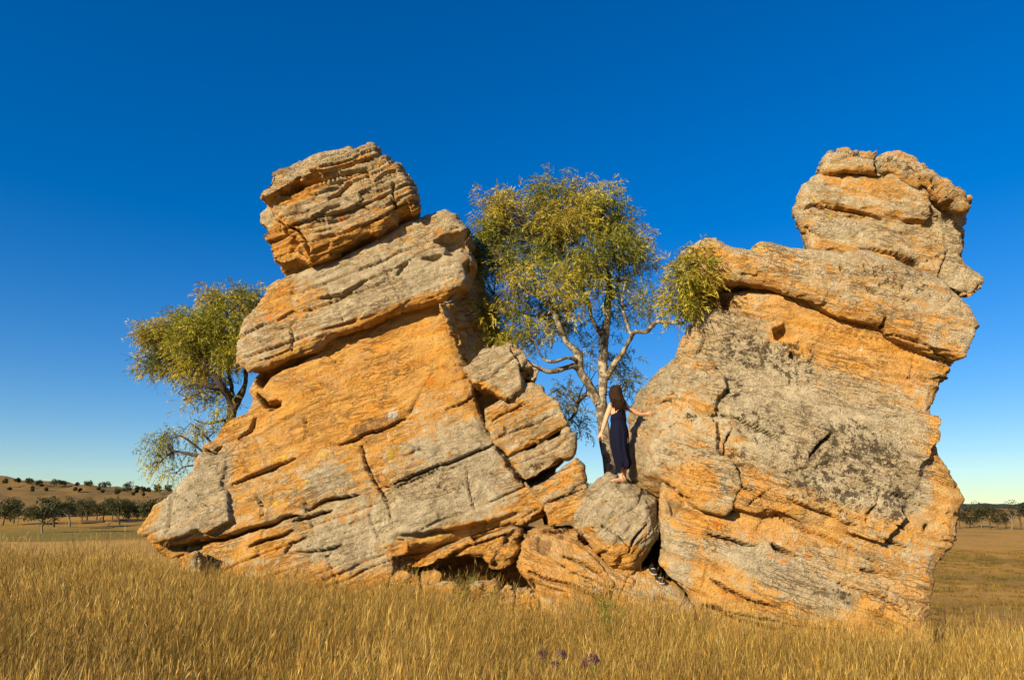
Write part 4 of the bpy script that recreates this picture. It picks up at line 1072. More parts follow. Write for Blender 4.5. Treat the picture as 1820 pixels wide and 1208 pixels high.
# --- far trees
FARLEAF = LEAF
def far_tree(name, label, group, px, base_y, crown, Y=None, seed=1, pale=False, dead=False, cat='tree', dark=1.0, limbs=4, jag=1.0):
    """crown: (cx, cy, rx, ry) in the photo"""
    rng = np.random.default_rng(seed)
    b = ground_hit(px, base_y) if Y is None else at(px, base_y, Y)
    if Y is not None: b[2] = ground_z(b[:1], b[1:2])[0]
    Yb = b[1]; s = Yb / F_PX
    cx, cy, rx, ry = crown
    if not dead and cat == 'tree': cy, rx, ry = cy + ry * .18, rx * 1.12, ry * 1.22
    c = at(cx, cy, Yb)
    root = empty(name, tuple(b), label, cat, group)
    h = c[2] - b[2]
    R = (rx + ry) * .5 * s
    parts = []
    top = b + (c - b) * np.array([.7, 1, .75])
    tr = max(.05 * h, .14)
    p = wiggle(b - np.array([0, 0, .3]), top, 8, .03 * h, rng)
    v, f = tube(p, np.linspace(tr, tr * .5, 8), 6)
    mesh_obj('trunk', v, f, BARK_PALE if (pale or dead) else BARK_DARK, root)
    for k in range(limbs):
        a = rng.uniform(0, 2 * math.pi)
        e = c + np.array([math.cos(a) * rx * s * .8, math.sin(a) * R * .8, rng.uniform(-.2, .9 if dead else .6) * ry * s])
        st = p[rng.integers(3, 8)]
        q = wiggle(st, e, 6, .12 * h * .3, rng)
        parts.append(tube(q, np.linspace(tr * .55, tr * .12, 6), 5))
        if dead:
            for _ in range(4):
                e2 = q[rng.integers(2, 6)] + rng.normal(size=3) * R * .35 + np.array([0, 0, R * .25])
                parts.append(tube(wiggle(q[rng.integers(2, 5)], e2, 4, .05 * R, rng), np.linspace(tr * .2, tr * .06, 4), 4))
    if parts:
        v, f = merge(parts); mesh_obj('limbs', v, f, BARK_PALE if (pale or dead) else BARK_DARK, root)
    if not dead:
        nb = 16
        o = rng.normal(size=(nb, 3)); o /= np.linalg.norm(o, axis=1)[:, None]; o *= rng.random((nb, 1)) ** .45
        C = c + o * np.array([rx * s, R, ry * s]) * .78
        rad = rng.uniform(.28, .48, nb) * R
        base_t = np.array([(.034, .034, .012), (.048, .043, .014), (.026, .027, .010)])[rng.integers(0, 3, nb)] * dark
        ls = max(.05 * R, .8 * s) * 2.0
        v, f, col = leaves(C, rad, 90 if cat == 'tree' else 40, base_t, (ls * .8, ls * 1.6), ls * .75, .2, rng, .8)
        mesh_obj('crown', v, f, FARLEAF, root, smooth=False, attrs={'tint': col})
    return root
BARK_PALE = bark_material('pale_bark', (.19, .155, .11), (.30, .26, .19), .1)
paddock = [(4, 934, (14, 900, 26, 17), 'dark tree at the left edge of the paddock, trunk partly out of view', 0),
           (24, 930, (30, 899, 14, 15), 'small dark tree just right of the leftmost paddock tree', 0),
           (75, 947, (75, 904, 31, 20), 'nearest paddock tree, broad dark crown on a pale forked trunk', 1),
           (96, 936, (98, 897, 16, 15), 'dark tree partly hidden behind the broad forked paddock tree', 0),
           (124, 935, (123, 896, 15, 16), 'upright paddock tree with a pale straight trunk next to the broad one', 1),
           (146, 926, (146, 900, 10, 14), 'slim dark tree between the upright pale-trunked tree and the paired trees', 0),
           (154, 927, (155, 893, 16, 15), 'round-crowned dark tree, fourth large crown from the left in the paddock', 0),
           (171, 928, (172, 899, 14, 14), 'dark tree at the middle of the paddock row', 0),
           (184, 925, (187, 895, 17, 15), 'wide dark tree just right of the middle of the paddock row', 0),
           (200, 924, (200, 899, 13, 15), 'narrow dark tree directly left of the lone front trunk', 0),
           (213, 933, (211, 895, 21, 16), 'dark tree whose lone trunk stands forward in the paddock row', 0),
           (230, 923, (228, 900, 15, 16), 'dark tree right of the lone front trunk in the paddock row', 0),
           (246, 923, (246, 903, 11, 14), 'small dark tree left of the pale-limbed tree beside the outcrop', 0),
           (270, 927, (269, 896, 33, 21), 'broad olive tree with pale spreading limbs next to the left outcrop', 1)]
for i, (x, y, cr, lab, pale) in enumerate(paddock):
    far_tree('paddock_tree', lab, 'trees across the left paddock', x, y, cr, seed=50 + i, pale=bool(pale), dark=1.25 if i == 13 else 1.0, limbs=6 if pale else 3)
back_row = [(8, 921, 13), (52, 920, 14), (86, 919, 12), (110, 919, 12), (136, 918, 13), (163, 918, 13), (192, 917, 12), (218, 917, 14), (240, 917, 14), (258, 917, 14), (284, 918, 15)]
for i, (x, y, r) in enumerate(back_row):
    far_tree('paddock_tree', ('first', 'second', 'third', 'fourth', 'fifth', 'sixth', 'seventh', 'eighth', 'ninth', 'tenth', 'eleventh')[i] + ' from the left of the dark back row of trees behind the paddock', 'back row of paddock trees', x, y, (x + (i * 7) % 5 - 2, y - r * .95, r * 1.15, r * .8), seed=90 + i, limbs=2, dark=.85)
hill = [(10, 855, 5), (33, 853, 6), (52, 854, 7), (68, 857, 6), (100, 858, 9), (112, 858, 6), (137, 860, 4), (157, 859, 8), (186, 861, 9), (227, 866, 13), (244, 867, 6), (279, 868, 9), (299, 868, 9), (254, 869, 6), (264, 870, 5),
        (17, 868.5, 3.2), (58, 866, 2.5), (58, 871, 3), (74, 863, 3.2), (82, 869, 3.2), (64, 863.5, 2), (134, 869, 3.8), (142, 870, 3.2), (175, 868, 3.4), (183, 872, 3), (220, 872, 3.6), (231, 869, 3), (237, 877, 3.2), (243, 873, 3), (209, 873, 8), (255, 878, 3)]
ORD = ['first', 'second', 'third', 'fourth', 'fifth', 'sixth', 'seventh', 'eighth', 'ninth', 'tenth', 'eleventh', 'twelfth', 'thirteenth', 'fourteenth', 'fifteenth', 'sixteenth']
HILL_LABELS = [None] * len(hill)
sky_line = sorted(range(15), key=lambda k: hill[k][0]); slope = sorted(range(15, len(hill)), key=lambda k: hill[k][0])
for n_, k in enumerate(sky_line): HILL_LABELS[k] = ORD[n_] + ' from the left of the dark trees along the hill skyline'
for n_, k in enumerate(slope): HILL_LABELS[k] = ORD[n_] + ' from the left of the round bushes dotted on the hill slope'
for i, (x, y, r) in enumerate(hill):
    r *= .85
    rx, ry = (r * 1.5, r * .75) if y < 864 and r > 5 else (r, r)
    p = ground_hit(x, y + r * .8, 200, 1400)
    far_tree('hillside_bush', HILL_LABELS[i], 'bushes on the hillside', x, y + r * .8, (x, y - ry * .1, rx, ry), seed=120 + i, cat='bush', Y=p[1], limbs=0, dark=.9)
far_tree('distant_tree', 'dark tree seen through the gap left of the rounded boulder', None, 1052, 905, (1052, 872, 14, 18), Y=120, seed=190)
rt = [(1724, 938, (1724, 911, 20, 17), 'dark bushy tree closest to the right outcrop on the far field edge', 0), (1761, 939, (1750, 905, 20, 16), 'tallest round-headed dark tree on the right field edge', 0), (1772, 939, (1772, 911, 14, 15), 'dark tree right of the tall round-headed one on the field edge', 0),
      (1787, 938, (1786, 913, 12, 13), 'small dark tree behind the bleached dead tree', 0), (1814, 939, (1812, 905, 19, 19), 'dark tree at the right edge of the photo', 0), (1706, 938, (1706, 914, 12, 13), 'dark tree half hidden by the right outcrop', 0)]
for i, (x, y, cr, lab, pale) in enumerate(rt):
    far_tree('field_tree', lab, 'trees along the right field edge', x, y, cr, seed=200 + i, limbs=3)
far_tree('dead_tree', 'tall bleached dead tree with bare branches at the right field edge', 'dead trees at the right field edge', 1798, 940, (1798, 914, 11, 16), seed=230, dead=True, limbs=7, cat='dead tree')
far_tree('dead_tree', 'low bleached dead tree with arching limbs beside the right outcrop', 'dead trees at the right field edge', 1716, 937, (1716, 925, 9, 8), seed=232, dead=True, limbs=5, cat='dead tree')
far_tree('dead_tree', 'thin pale dead tree between the two bleached ones', 'dead trees at the right field edge', 1744, 938, (1744, 924, 6, 8), seed=233, dead=True, limbs=3, cat='dead tree')
# ================================================================= grass
def grass_material(name):
    t = NT(name)
    c = t.attr('tint').outputs['Color']
    t.done(c, .7)
    t.translucent(c, .25)
    return t.m
GRASS = grass_material('dry_grass_blades')
STRAW = np.array([(.47, .295, .062), (.37, .215, .040), (.60, .42, .125), (.28, .175, .032), (.27, .25, .05), (.17, .19, .032), (.17, .095, .028)])

def ribbons(x, y, h, wid, lean, tint, rng, rows):
    """curved upright ribbons from z = 0; all arrays per blade"""
    n = len(x)
    t = np.linspace(0, 1, rows)
    side = rng.normal(size=(n, 3)); side[:, 2] *= .1; side /= np.linalg.norm(side, axis=1)[:, None]
    V = np.empty((n, rows, 2, 3))
    for k, tk in enumerate(t):
        b = tk ** 1.7
        w = wid * (1 - tk ** 1.5 * .85)
        c = np.stack([x + lean[:, 0] * h * b, y + lean[:, 1] * h * b, -.05 + (h + .05) * tk * (1 - .16 * b)], 1)
        V[:, k, 0] = c - side * w[:, None] * .5; V[:, k, 1] = c + side * w[:, None] * .5
    base = np.arange(n)[:, None] * rows * 2
    q = np.concatenate([base + np.array([2 * k, 2 * k + 1, 2 * k + 3, 2 * k + 2])[None] for k in range(rows - 1)], 1).reshape(-1, 4)
    col = np.concatenate([np.repeat(tint, rows * 2, 0), np.ones((n * rows * 2, 1))], 1)
    return V.reshape(-1, 3), q, col, V[:, -1].mean(1)

def tuft(name, seed, stems, blades, spread, stem_h, blade_h, warm, wide=1.0, green=0.0):
    rng = np.random.default_rng(seed)
    out, off = [], 0
    def add(v, f, c):
        nonlocal off
        out.append((v, f + off, c)); off += len(v)
    def tints(n, p):
        t = STRAW[rng.choice(len(STRAW), n, p=p)]
        t = t * (1 - green) + np.array((.15, .17, .035)) * green
        return t * np.array(warm) * rng.uniform(.75, 1.22, (n, 1))
    if blades:
        o = rng.normal(size=(blades, 2)) * spread
        l = o / spread * .14 + rng.normal(size=(blades, 2)) * .26
        v, f, c, _ = ribbons(o[:, 0], o[:, 1], rng.uniform(*blade_h, blades), rng.uniform(.0026, .0052, blades) * wide, l, tints(blades, [.05, .18, .02, .26, .19, .19, .11]) * np.array((.70, .76, .66)), rng, 4); add(v, f, c)
    if stems:
        o = rng.normal(size=(stems, 2)) * spread
        l = o / spread * .07 + rng.normal(size=(stems, 2)) * .085
        T = tints(stems, [.30, .17, .36, .07, .03, .02, .05])
        v, f, c, tip = ribbons(o[:, 0], o[:, 1], rng.uniform(*stem_h, stems), rng.uniform(.0016, .0028, stems) * wide, l, T, rng, 5); add(v, f, c)
        for k in range(3):              # seed head: slender spikelets
            d = np.column_stack([l * 1.4 + rng.normal(size=(stems, 2)) * .16, np.full(stems, .8)]); d /= np.linalg.norm(d, axis=1)[:, None]
            L = rng.uniform(.04, .11, (stems, 1)); W = rng.uniform(.0022, .0042, (stems, 1)) * wide
            s = np.cross(d, rng.normal(size=(stems, 3))); s /= np.linalg.norm(s, axis=1)[:, None]
            p0 = tip - d * rng.uniform(.02, .09, (stems, 1)) * (k < 2)
            V = np.stack([p0, p0 + d * L * .45 + s * W * .5, p0 + d * L, p0 + d * L * .45 - s * W * .5], 1).reshape(-1, 3)
            add(V, np.arange(stems * 4).reshape(-1, 4), np.column_stack([np.repeat(T * rng.uniform(.65, 1.15, (stems, 1)), 4, 0), np.ones(stems * 4)]))
    return np.concatenate([a[0] for a in out]), np.concatenate([a[1] for a in out]), np.concatenate([a[2] for a in out])

def sod(name, seed, size, kinds, picks, lean, scale=(.75, 1.2), zs=1.0):
    """a square of turf made of many tufts, each turned, sized and tipped on its own"""
    rng = np.random.default_rng(seed)
    V, Fc, Cc, off = [], [], [], 0
    n = len(picks)
    for k in picks:
        v, f, c = kinds[k]
        a = rng.uniform(0, 2 * math.pi); s_ = rng.uniform(*scale)
        x, y = v[:, 0] * math.cos(a) - v[:, 1] * math.sin(a), v[:, 0] * math.sin(a) + v[:, 1] * math.cos(a)
        z = v[:, 2] * s_ * rng.uniform(.82, 1.15) * zs
        lx, ly = np.array(lean) + rng.normal(size=2) * .12
        o = rng.uniform(-.5, .5, 2) * size
        V.append(np.stack([x * s_ + lx * z + o[0], y * s_ + ly * z + o[1], z * (1 - .5 * (lx * lx + ly * ly))], 1))
        Fc.append(f + off); off += len(v)
        c = c.copy(); c[:, :3] *= rng.uniform(.55, 1.3); Cc.append(c)
    o = mesh_obj(name, np.concatenate(V), np.concatenate(Fc), GRASS, smooth=False, attrs={'tint': np.concatenate(Cc)})
    COL.objects.unlink(o)               # only its shape is used, spread over the ground below
    return o

def spread_tufts(name, label, X, Y, rot, scl, idx, tufts):
    """one object: ground points that carry the tufts"""
    n = len(X)
    me = bpy.data.meshes.new(name)
    me.vertices.add(n)
    me.vertices.foreach_set('co', np.stack([X, Y, ground_z(X, Y)], 1).astype(np.float32).ravel())
    a = me.attributes.new('turn', 'FLOAT_VECTOR', 'POINT'); a.data.foreach_set('vector', rot.astype(np.float32).ravel())
    a = me.attributes.new('size', 'FLOAT_VECTOR', 'POINT'); a.data.foreach_set('vector', scl.astype(np.float32).ravel())
    a = me.attributes.new('which', 'INT', 'POINT'); a.data.foreach_set('value', idx.astype(np.int32))
    me.materials.append(GRASS)
    o = bpy.data.objects.new(name, me); COL.objects.link(o)
    ident(o, label, 'grass', kind='stuff')
    g = bpy.data.node_groups.new(name + '_spread', 'GeometryNodeTree')
    g.interface.new_socket('Geometry', in_out='INPUT', socket_type='NodeSocketGeometry')
    g.interface.new_socket('Geometry', in_out='OUTPUT', socket_type='NodeSocketGeometry')
    N = g.nodes.new
    gi, go = N('NodeGroupInput'), N('NodeGroupOutput')
    iop = N('GeometryNodeInstanceOnPoints'); jn = N('GeometryNodeJoinGeometry')
    for t in tufts:
        oi = N('GeometryNodeObjectInfo'); oi.inputs['Object'].default_value = t; oi.inputs['As Instance'].default_value = True
        g.links.new(oi.outputs['Geometry'], jn.inputs[0])
    def attr(nm, ty):
        q = N('GeometryNodeInputNamedAttribute'); q.data_type = ty; q.inputs['Name'].default_value = nm
        return q.outputs['Attribute']
    g.links.new(gi.outputs[0], iop.inputs['Points']); g.links.new(jn.outputs[0], iop.inputs['Instance'])
    iop.inputs['Pick Instance'].default_value = True
    g.links.new(attr('which', 'INT'), iop.inputs['Instance Index'])
    er = N('FunctionNodeEulerToRotation'); g.links.new(attr('turn', 'FLOAT_VECTOR'), er.inputs[0])
    g.links.new(er.outputs[0], iop.inputs['Rotation']); g.links.new(attr('size', 'FLOAT_VECTOR'), iop.inputs['Scale'])
    g.links.new(iop.outputs[0], go.inputs[0])
    md = o.modifiers.new('spread', 'NODES'); md.node_group = g
    return o

def patch(X, Y):
    p3 = np.stack([X, Y, X * 0], 1)
    return vnoise(p3 * .8, 91), vnoise(p3 * 2.7, 92), vnoise(p3 * .35, 93)

def slope_of(X, Y, d):
    return np.stack([(ground_z(X + d, Y) - ground_z(X - d, Y)) / (2 * d), (ground_z(X, Y + d) - ground_z(X, Y - d)) / (2 * d)], 1)

def lay(X, Y, rng, spin, d):
    """turn about the vertical by spin, then lie along the slope"""
    g = slope_of(X, Y, d)
    from mathutils import Matrix
    out = np.empty((len(X), 3))
    for i in range(len(X)):
        nrm = Vector((-g[i, 0], -g[i, 1], 1)).normalized()
        R = Vector((0, 0, 1)).rotation_difference(nrm).to_matrix() @ Matrix.Rotation(spin[i], 3, 'Z')
        out[i] = R.to_euler('XYZ')[:]
    return out

def build_grass():
    rng = np.random.default_rng(21)
    kinds = []
    warm = [(1, 1, 1), (1.05, .95, .85), (.92, .92, .9), (1.1, 1.08, 1.1), (.85, .82, .75), (1.0, .9, .75)]
    for k in range(6): kinds.append(tuft('tuft', 400 + k, 30, 38, .10 + .012 * k, (.28, .64), (.09, .30), warm[k], green=.06 * (k % 3)))
    for k in range(4): kinds.append(tuft('tall_tuft', 420 + k, 32, 20, .12, (.36, .80), (.12, .36), warm[(k * 2) % 6]))
    for k in range(3): kinds.append(tuft('low_tuft', 430 + k, 5, 52, .12, (.18, .40), (.05, .20), warm[k + 1], green=.12 * k))
    for k in range(2): kinds.append(tuft('green_tuft', 440 + k, 8, 48, .09, (.26, .48), (.10, .33), (.95, 1, .9), green=.5))
    for k in range(3): kinds.append(tuft('stalks', 445 + k, 3, 0, .22, (.6, .92), (.1, .2), (1.05, 1.0, .95), wide=1.25))
    S = 1.3
    sods = []
    for zone, lean in enumerate(((.20, .03), (.03, .04), (-.20, .03))):
        for k in range(3):
            p = rng.random(15) + np.array([1.0] * 6 + [1.1] * 4 + [.5] * 3 + [.25] * 2); p = p ** 2.2; p /= p.sum()
            sods.append(sod('turf', 500 + zone * 10 + k, S * 1.06, kinds, np.concatenate([rng.choice(15, 105, p=p), 15 + rng.integers(0, 3, 12)]), lean))
    pts = []
    for gy in np.arange(3.4, 12.6, S):
        for gx in np.arange(-11.5, 11.6, S):
            if abs(gx) > .80 * gy + 1.4: continue
            pts.append((gx + rng.uniform(-.15, .15), gy + rng.uniform(-.15, .15), 1.0))
    P = np.array(pts)
    lim = np.interp(P[:, 0], [-6.9, -6.6, -1.6, -1.0, .4, .5, 1.9, 2.2, 6.0, 6.3], [99, 11.9, 11.9, 11.4, 10.9, 10.5, 10.4, 10.0, 9.4, 99])
    P = P[P[:, 1] < lim + .25]
    far = []
    for gy in np.arange(12.6, 36, S * 1.55):
        for gx in np.arange(-32, 32, S * 1.55):
            if (gx < -6.4 or gx > 5.6) and abs(gx) < .85 * gy + 2: far.append((gx + rng.uniform(-.2, .2), gy + rng.uniform(-.2, .2), 1.62))
    P = np.concatenate([P, np.array(far)]); n = len(P)
    X, Y = P[:, 0], P[:, 1]
    a, b, c = patch(X, Y)
    zone = np.clip(np.round(np.interp(X, [-6, -1.2, 1.2, 5], [0, .9, 1.1, 2]) + rng.normal(size=n) * .3), 0, 2).astype(int)
    idx = zone * 3 + rng.integers(0, 3, n)
    hz = (.96 + .20 * a + rng.normal(size=n) * .05)
    hz = hz * np.where((X > -2.6) & (X < .6) & (Y > 9.6), .62, 1.0)            # short before the hollow
    scl = np.stack([P[:, 2], P[:, 2], hz * np.where(P[:, 2] > 1.2, .95, 1)], 1)
    rot = lay(X, Y, rng, rng.uniform(-.45, .45, n), .5)
    spread_tufts('grass', 'tall dry golden grass covering the rise in front of the rocks', X, Y, rot, scl, idx, sods)
    # the field far down on the right and the paddock edge on the left
    kf = [tuft('field_tuft', 450 + k, 4, 20, .35, (.3, .6), (.2, .45), np.array(((.72, .62, .5), (.9, .8, .65), (.62, .52, .4), (.8, .68, .5))[k]), wide=7) for k in range(4)]
    kf += [tuft('rush_tuft', 460 + k, 3, 26, .35, (.4, .7), (.25, .6), (.7, .62, .6), wide=7, green=.7) for k in range(2)]
    sf = [sod('field_turf', 540 + k, 8.5, kf, rng.choice(4, 60), (0, 0)) for k in range(3)] + [sod('rush_turf', 550, 8.5, kf, rng.choice(6, 60, p=[.13, .13, .13, .13, .24, .24]), (0, 0))]
    pts = [(gx + rng.uniform(-1, 1), gy + rng.uniform(-1, 1)) for gy in np.arange(30, 150, 8) for gx in np.arange(-60, 140, 8) if (gx > .40 * gy and gx < .95 * gy) or (-.95 * gy < gx < -.5 * gy and gy < 60)]
    X, Y = np.array(pts).T; n = len(X)
    idx = np.where((X > 0) & (Y > 40) & (Y < 62) & (rng.random(n) < .55), 3, rng.integers(0, 3, n))
    rot = lay(X, Y, rng, rng.uniform(0, 6.28, n), 3)
    spread_tufts('field_grass', 'golden field grass and rough tussocks on the slope below the right outcrop', X, Y, rot, np.stack([np.ones(n), np.ones(n), rng.uniform(.5, .9, n)], 1), idx, sf)
build_grass()
# ================================================================= person
def surface_hit(obj_names, px, py):
    """first point of the named rocks met by the line of sight"""
    d = ray([(px, py)])[0]; d /= np.linalg.norm(d)
    best = None
    for o in bpy.data.objects:
        if o.type == 'MESH' and any(o.name.split('.')[0] == n for n in obj_names):
            M = np.array(o.location) + (np.array(o.parent.location) if o.parent else 0)
            key = o.name
            if key not in BVH:
                me = o.data
                co = np.empty(len(me.vertices) * 3, np.float32); me.vertices.foreach_get('co', co)
                li = np.empty(len(me.loops), np.int32); me.loops.foreach_get('vertex_index', li)
                BVH[key] = BVHTree.FromPolygons(co.reshape(-1, 3).tolist(), li.reshape(-1, 4).tolist())
            h = BVH[key].ray_cast(Vector(EYE - M), Vector(d))
            if h[0] is not None and (best is None or h[3] < best[1]): best = (np.array(h[0]) + M, h[3])
    return None if best is None else best[0]
BVH = {}

def simple_mat(name, color, rough=.6, bump=None, vary=.25, scale=40):
    t = NT(name)
    n = t.noise(t.pos(), scale, 4, .6)
    c = t.mix(t.ss(n, .3, .7), tuple(x * (1 - vary) for x in color), tuple(min(1, x * (1 + vary)) for x in color))
    return t.done(c, rough, t.bump(n, bump, .01) if bump else None)

def skin_grow(chains, name):
    """chains of (xyz, radius) -> evaluated mesh data (verts, faces) through Skin modifiers, all joined by one voxel remesh"""
    blocks = []
    return blocks

def build_person():
    foot = surface_hit(['rounded_boulder'], 1104, 858)
    Yw = foot[1] + .02
    hand_hit = surface_hit(['bulging_block'], 1156, 733)
    def J(px, py, dy=0.0): return at(px, py, Yw + dy)
    verts, faces = [], []
    def add(v, f):
        o = sum(len(a) for a in verts)
        verts.append(np.asarray(v, float)); faces.append([tuple(i + o for i in q) for q in f])
    def limb(pts, n=None, sides=12, flat=1.0):
        """closed tapered limb: (xyz, r)"""
        a = np.array([np.append(p, r) for p, r in pts])
        s = smooth_path(a, n or 5 * len(pts))
        p, r = s[:, :3], s[:, 3]
        e0 = p[0] - (p[1] - p[0]) / (np.linalg.norm(p[1] - p[0]) + 1e-9) * r[0] * .7
        e1 = p[-1] + (p[-1] - p[-2]) / (np.linalg.norm(p[-1] - p[-2]) + 1e-9) * r[-1] * .7
        p = np.vstack([e0, p, e1]); r = np.concatenate([[r[0] * .5], r, [r[-1] * .5]])
        v, f = tube(p, r, sides)
        f = [tuple(q) for q in f]
        f.append(tuple(range(sides))[::-1]); f.append(tuple(range(len(v) - sides, len(v))))
        add(v, f)
    def ball(c, rad, rot=0.0):
        u = np.linspace(0, math.pi, 13)[1:-1]; w = np.arange(16) * 2 * math.pi / 16
        v = [c + np.array([0, 0, rad[2]])]
        ca, sa = math.cos(rot), math.sin(rot)
        for a in u:
            for b in w:
                x, y, z = rad[0] * math.sin(a) * math.cos(b), rad[1] * math.sin(a) * math.sin(b), rad[2] * math.cos(a)
                v.append(c + np.array([x * ca - y * sa, x * sa + y * ca, z]))
        v.append(c - np.array([0, 0, rad[2]]))
        f = [(0, 1 + j, 1 + (j + 1) % 16) for j in range(16)]
        for i in range(len(u) - 1):
            for j in range(16):
                a, b = 1 + i * 16 + j, 1 + i * 16 + (j + 1) % 16
                f.append((a, a + 16, b + 16, b))
        L = len(v) - 1; o = 1 + (len(u) - 1) * 16
        f += [(L, o + (j + 1) % 16, o + j) for j in range(16)]
        add(np.array(v), f)
    m = lambda px: px * Yw / F_PX            # photo pixels to metres here
    # torso: rings as limbs
    sh_l, sh_r = J(1086, 720, -.02), J(1111, 722, .0)
    pel, waist, chest, neck0 = J(1101, 781), J(1099, 752), J(1098.5, 733), J(1097, 717)
    limb([(J(1102, 790), .135), (pel, .145), (J(1100, 766), .125), (waist, .108), (J(1099, 742), .112), (chest, .118), (J(1098, 725), .10), (neck0, .055)], 30, 16)
    limb([(sh_l, .052), (J(1092, 720), .07), (J(1098, 721), .075), (J(1105, 721), .07), (sh_r, .052)], 14)
    head = J(1094.5, 699, 0)
    limb([(neck0, .052), (J(1096, 711), .048), (J(1095, 704), .052)], 8)
    # head faces away and to the left: rot 0 = towards +Y
    face = np.array([-.62, .78, 0.0]); side = np.array([face[1], -face[0], 0])
    ball(head, (.074, .094, .112), math.atan2(face[1], face[0]) - math.pi / 2)
    ball(head + face * .085 + np.array([0, 0, -.012]), (.014, .022, .022), math.atan2(face[1], face[0]) - math.pi / 2)   # nose
    ball(head + face * .076 + np.array([0, 0, -.052]), (.024, .012, .010), math.atan2(face[1], face[0]) - math.pi / 2)   # lips
    ball(head + face * .055 + np.array([0, 0, -.082]), (.034, .034, .024))                                               # chin
    for s_ in (-1, 1):
        ball(head + side * s_ * .073 + np.array([0, 0, -.008]), (.014, .022, .032))                                      # ears
        ball(head + face * .080 + side * s_ * .032 + np.array([0, 0, .012]), (.014, .012, .010))                         # eyes
    # left arm hangs slightly forward of the body
    el_l, wr_l = J(1076.5, 746, -.02), J(1070.5, 766, -.05)
    limb([(sh_l, .047), (J(1081, 733, -.02), .043), (el_l, .037), (J(1073, 757, -.04), .034), (wr_l, .024)], 20)
    palm = J(1067, 773, -.06)
    limb([(wr_l, .024), (J(1068.5, 770, -.055), .030), (palm, .032), (J(1065.3, 777, -.06), .026)], 10)
    dirf = np.array([-.22, -.05, -.97])
    for k in range(4):
        b = J(1063.8 + k * 1.5, 776.5 - .4 * abs(k - 1.5), -.085 + k * .016)
        L = (.062, .072, .068, .052)[k]
        limb([(b, .0095), (b + dirf * L * .45, .009), (b + dirf * L * .75 + np.array([.012, .012, 0]), .0085), (b + dirf * L * .9 + np.array([.026, .02, 0]), .0075)], 10, 8)
    th = J(1069.5, 771, -.085)
    limb([(th, .012), (th + np.array([.004, -.016, -.03]), .0105), (th + np.array([.0, -.02, -.058]), .009)], 8, 8)
    # right arm reaches to the rock
    hp = hand_hit + (EYE - hand_hit) / np.linalg.norm(EYE - hand_hit) * .02 if hand_hit is not None else J(1157, 733)
    hy = hp[1] - Yw
    el_r, wr_r = J(1134, 734.5, hy * .45), J(1148, 736, hy * .85)
    limb([(sh_r, .047), (J(1122, 728, hy * .2), .042), (el_r, .036), (J(1141, 736, hy * .65), .033), (wr_r, .024)], 20)
    out = (hp - wr_r); out /= np.linalg.norm(out)
    limb([(wr_r, .024), (wr_r + out * .035, .030), (wr_r + out * .075, .031)], 8)
    kn = wr_r + out * .085
    for k in range(4):
        a = (k - 1.2) * .28
        d = np.array([out[0] * math.cos(a), out[1], 0]) + np.array([0, 0, 1]) * (math.sin(.45) + (1 - k) * .38)
        d /= np.linalg.norm(d)
        b = kn + np.array([0, 0, (1.5 - k) * .017])
        L = (.07, .08, .074, .056)[k]
        limb([(b, .0095), (b + d * L * .5 - np.array([0, .012, 0]), .009), (b + d * L, .0075)], 8, 8)
    tb = wr_r + out * .03 + np.array([0, -.01, -.02])
    limb([(tb, .012), (tb + out * .05 + np.array([0, 0, -.02]), .0105), (tb + out * .09 + np.array([0, .01, -.022]), .0085)], 8, 8)
    # legs under the dress, bare feet pointing left and away
    for hip, knee, ank, heel_px in (((1097, 792), (1100, 818), (1104, 847), (1106, 857.5)), ((1107, 792), (1108, 820), (1109.5, 846), (1110.5, 855))):
        back = .0 if hip[0] < 1100 else .14
        hl = surface_hit(['rounded_boulder'], *heel_px)
        dy = hl[1] - Yw if hl is not None else 0
        a_ = at(ank[0], ank[1], Yw + dy)
        limb([(J(*hip), .085), (J((hip[0] + knee[0]) / 2, (hip[1] + knee[1]) / 2, dy * .3), .075), (J(*knee, dy * .6), .055), (at(knee[0] + 1.2, knee[1] + 10, Yw + dy * .8), .054), (at(ank[0], ank[1] - 8, Yw + dy), .036), (a_, .031)], 30)
        heel = (hl if hl is not None else at(heel_px[0], heel_px[1], Yw + dy)) + np.array([0, 0, .022])
        toe = surface_hit(['rounded_boulder'], heel_px[0] - 17, heel_px[1] - 1.5)
        fdir = np.array([-.9, -.1, .1]) if toe is None else toe - hl
        fdir[1] = np.clip(fdir[1], -abs(fdir[0]) * .5, abs(fdir[0]) * .3); fdir /= np.linalg.norm(fdir)
        fdir[2] = np.clip(fdir[2], -.1, .25)
        limb([(a_, .031), ((a_ + heel) / 2 - fdir * .008, .032), (heel - fdir * .012, .028)], 8)
        limb([(heel - fdir * .01, .028), (heel + fdir * .06 + np.array([0, 0, .012]), .033), (heel + fdir * .12 + np.array([0, 0, .004]), .034), (heel + fdir * .165 + np.array([0, 0, -.004]), .030)], 14)
        sd = np.array([-fdir[1], fdir[0], 0])
        for k in range(5):
            b = heel + fdir * (.178 - .006 * abs(k - 1)) + sd * (k - 2) * .0135
            limb([(b, .0105 if k else .013), (b + fdir * (.024 if k else .03) + np.array([0, 0, -.004]), .009 if k else .012)], 5, 8)
    v = np.concatenate(verts); f = [q for L in faces for q in L]
    me = bpy.data.meshes.new('tmp'); me.from_pydata([tuple(x) for x in v], [], f); me.update()
    bm = bmesh.new(); bm.from_mesh(me); bmesh.ops.recalc_face_normals(bm, faces=bm.faces); bm.to_mesh(me); bm.free()
    tmp = bpy.data.objects.new('tmp', me); COL.objects.link(tmp)
    r = tmp.modifiers.new('r', 'REMESH'); r.mode = 'VOXEL'; r.voxel_size = .0075
    s = tmp.modifiers.new('s', 'SMOOTH'); s.factor = .5; s.iterations = 3
    dg = bpy.context.evaluated_depsgraph_get(); dg.update()
    em = tmp.evaluated_get(dg).to_mesh()
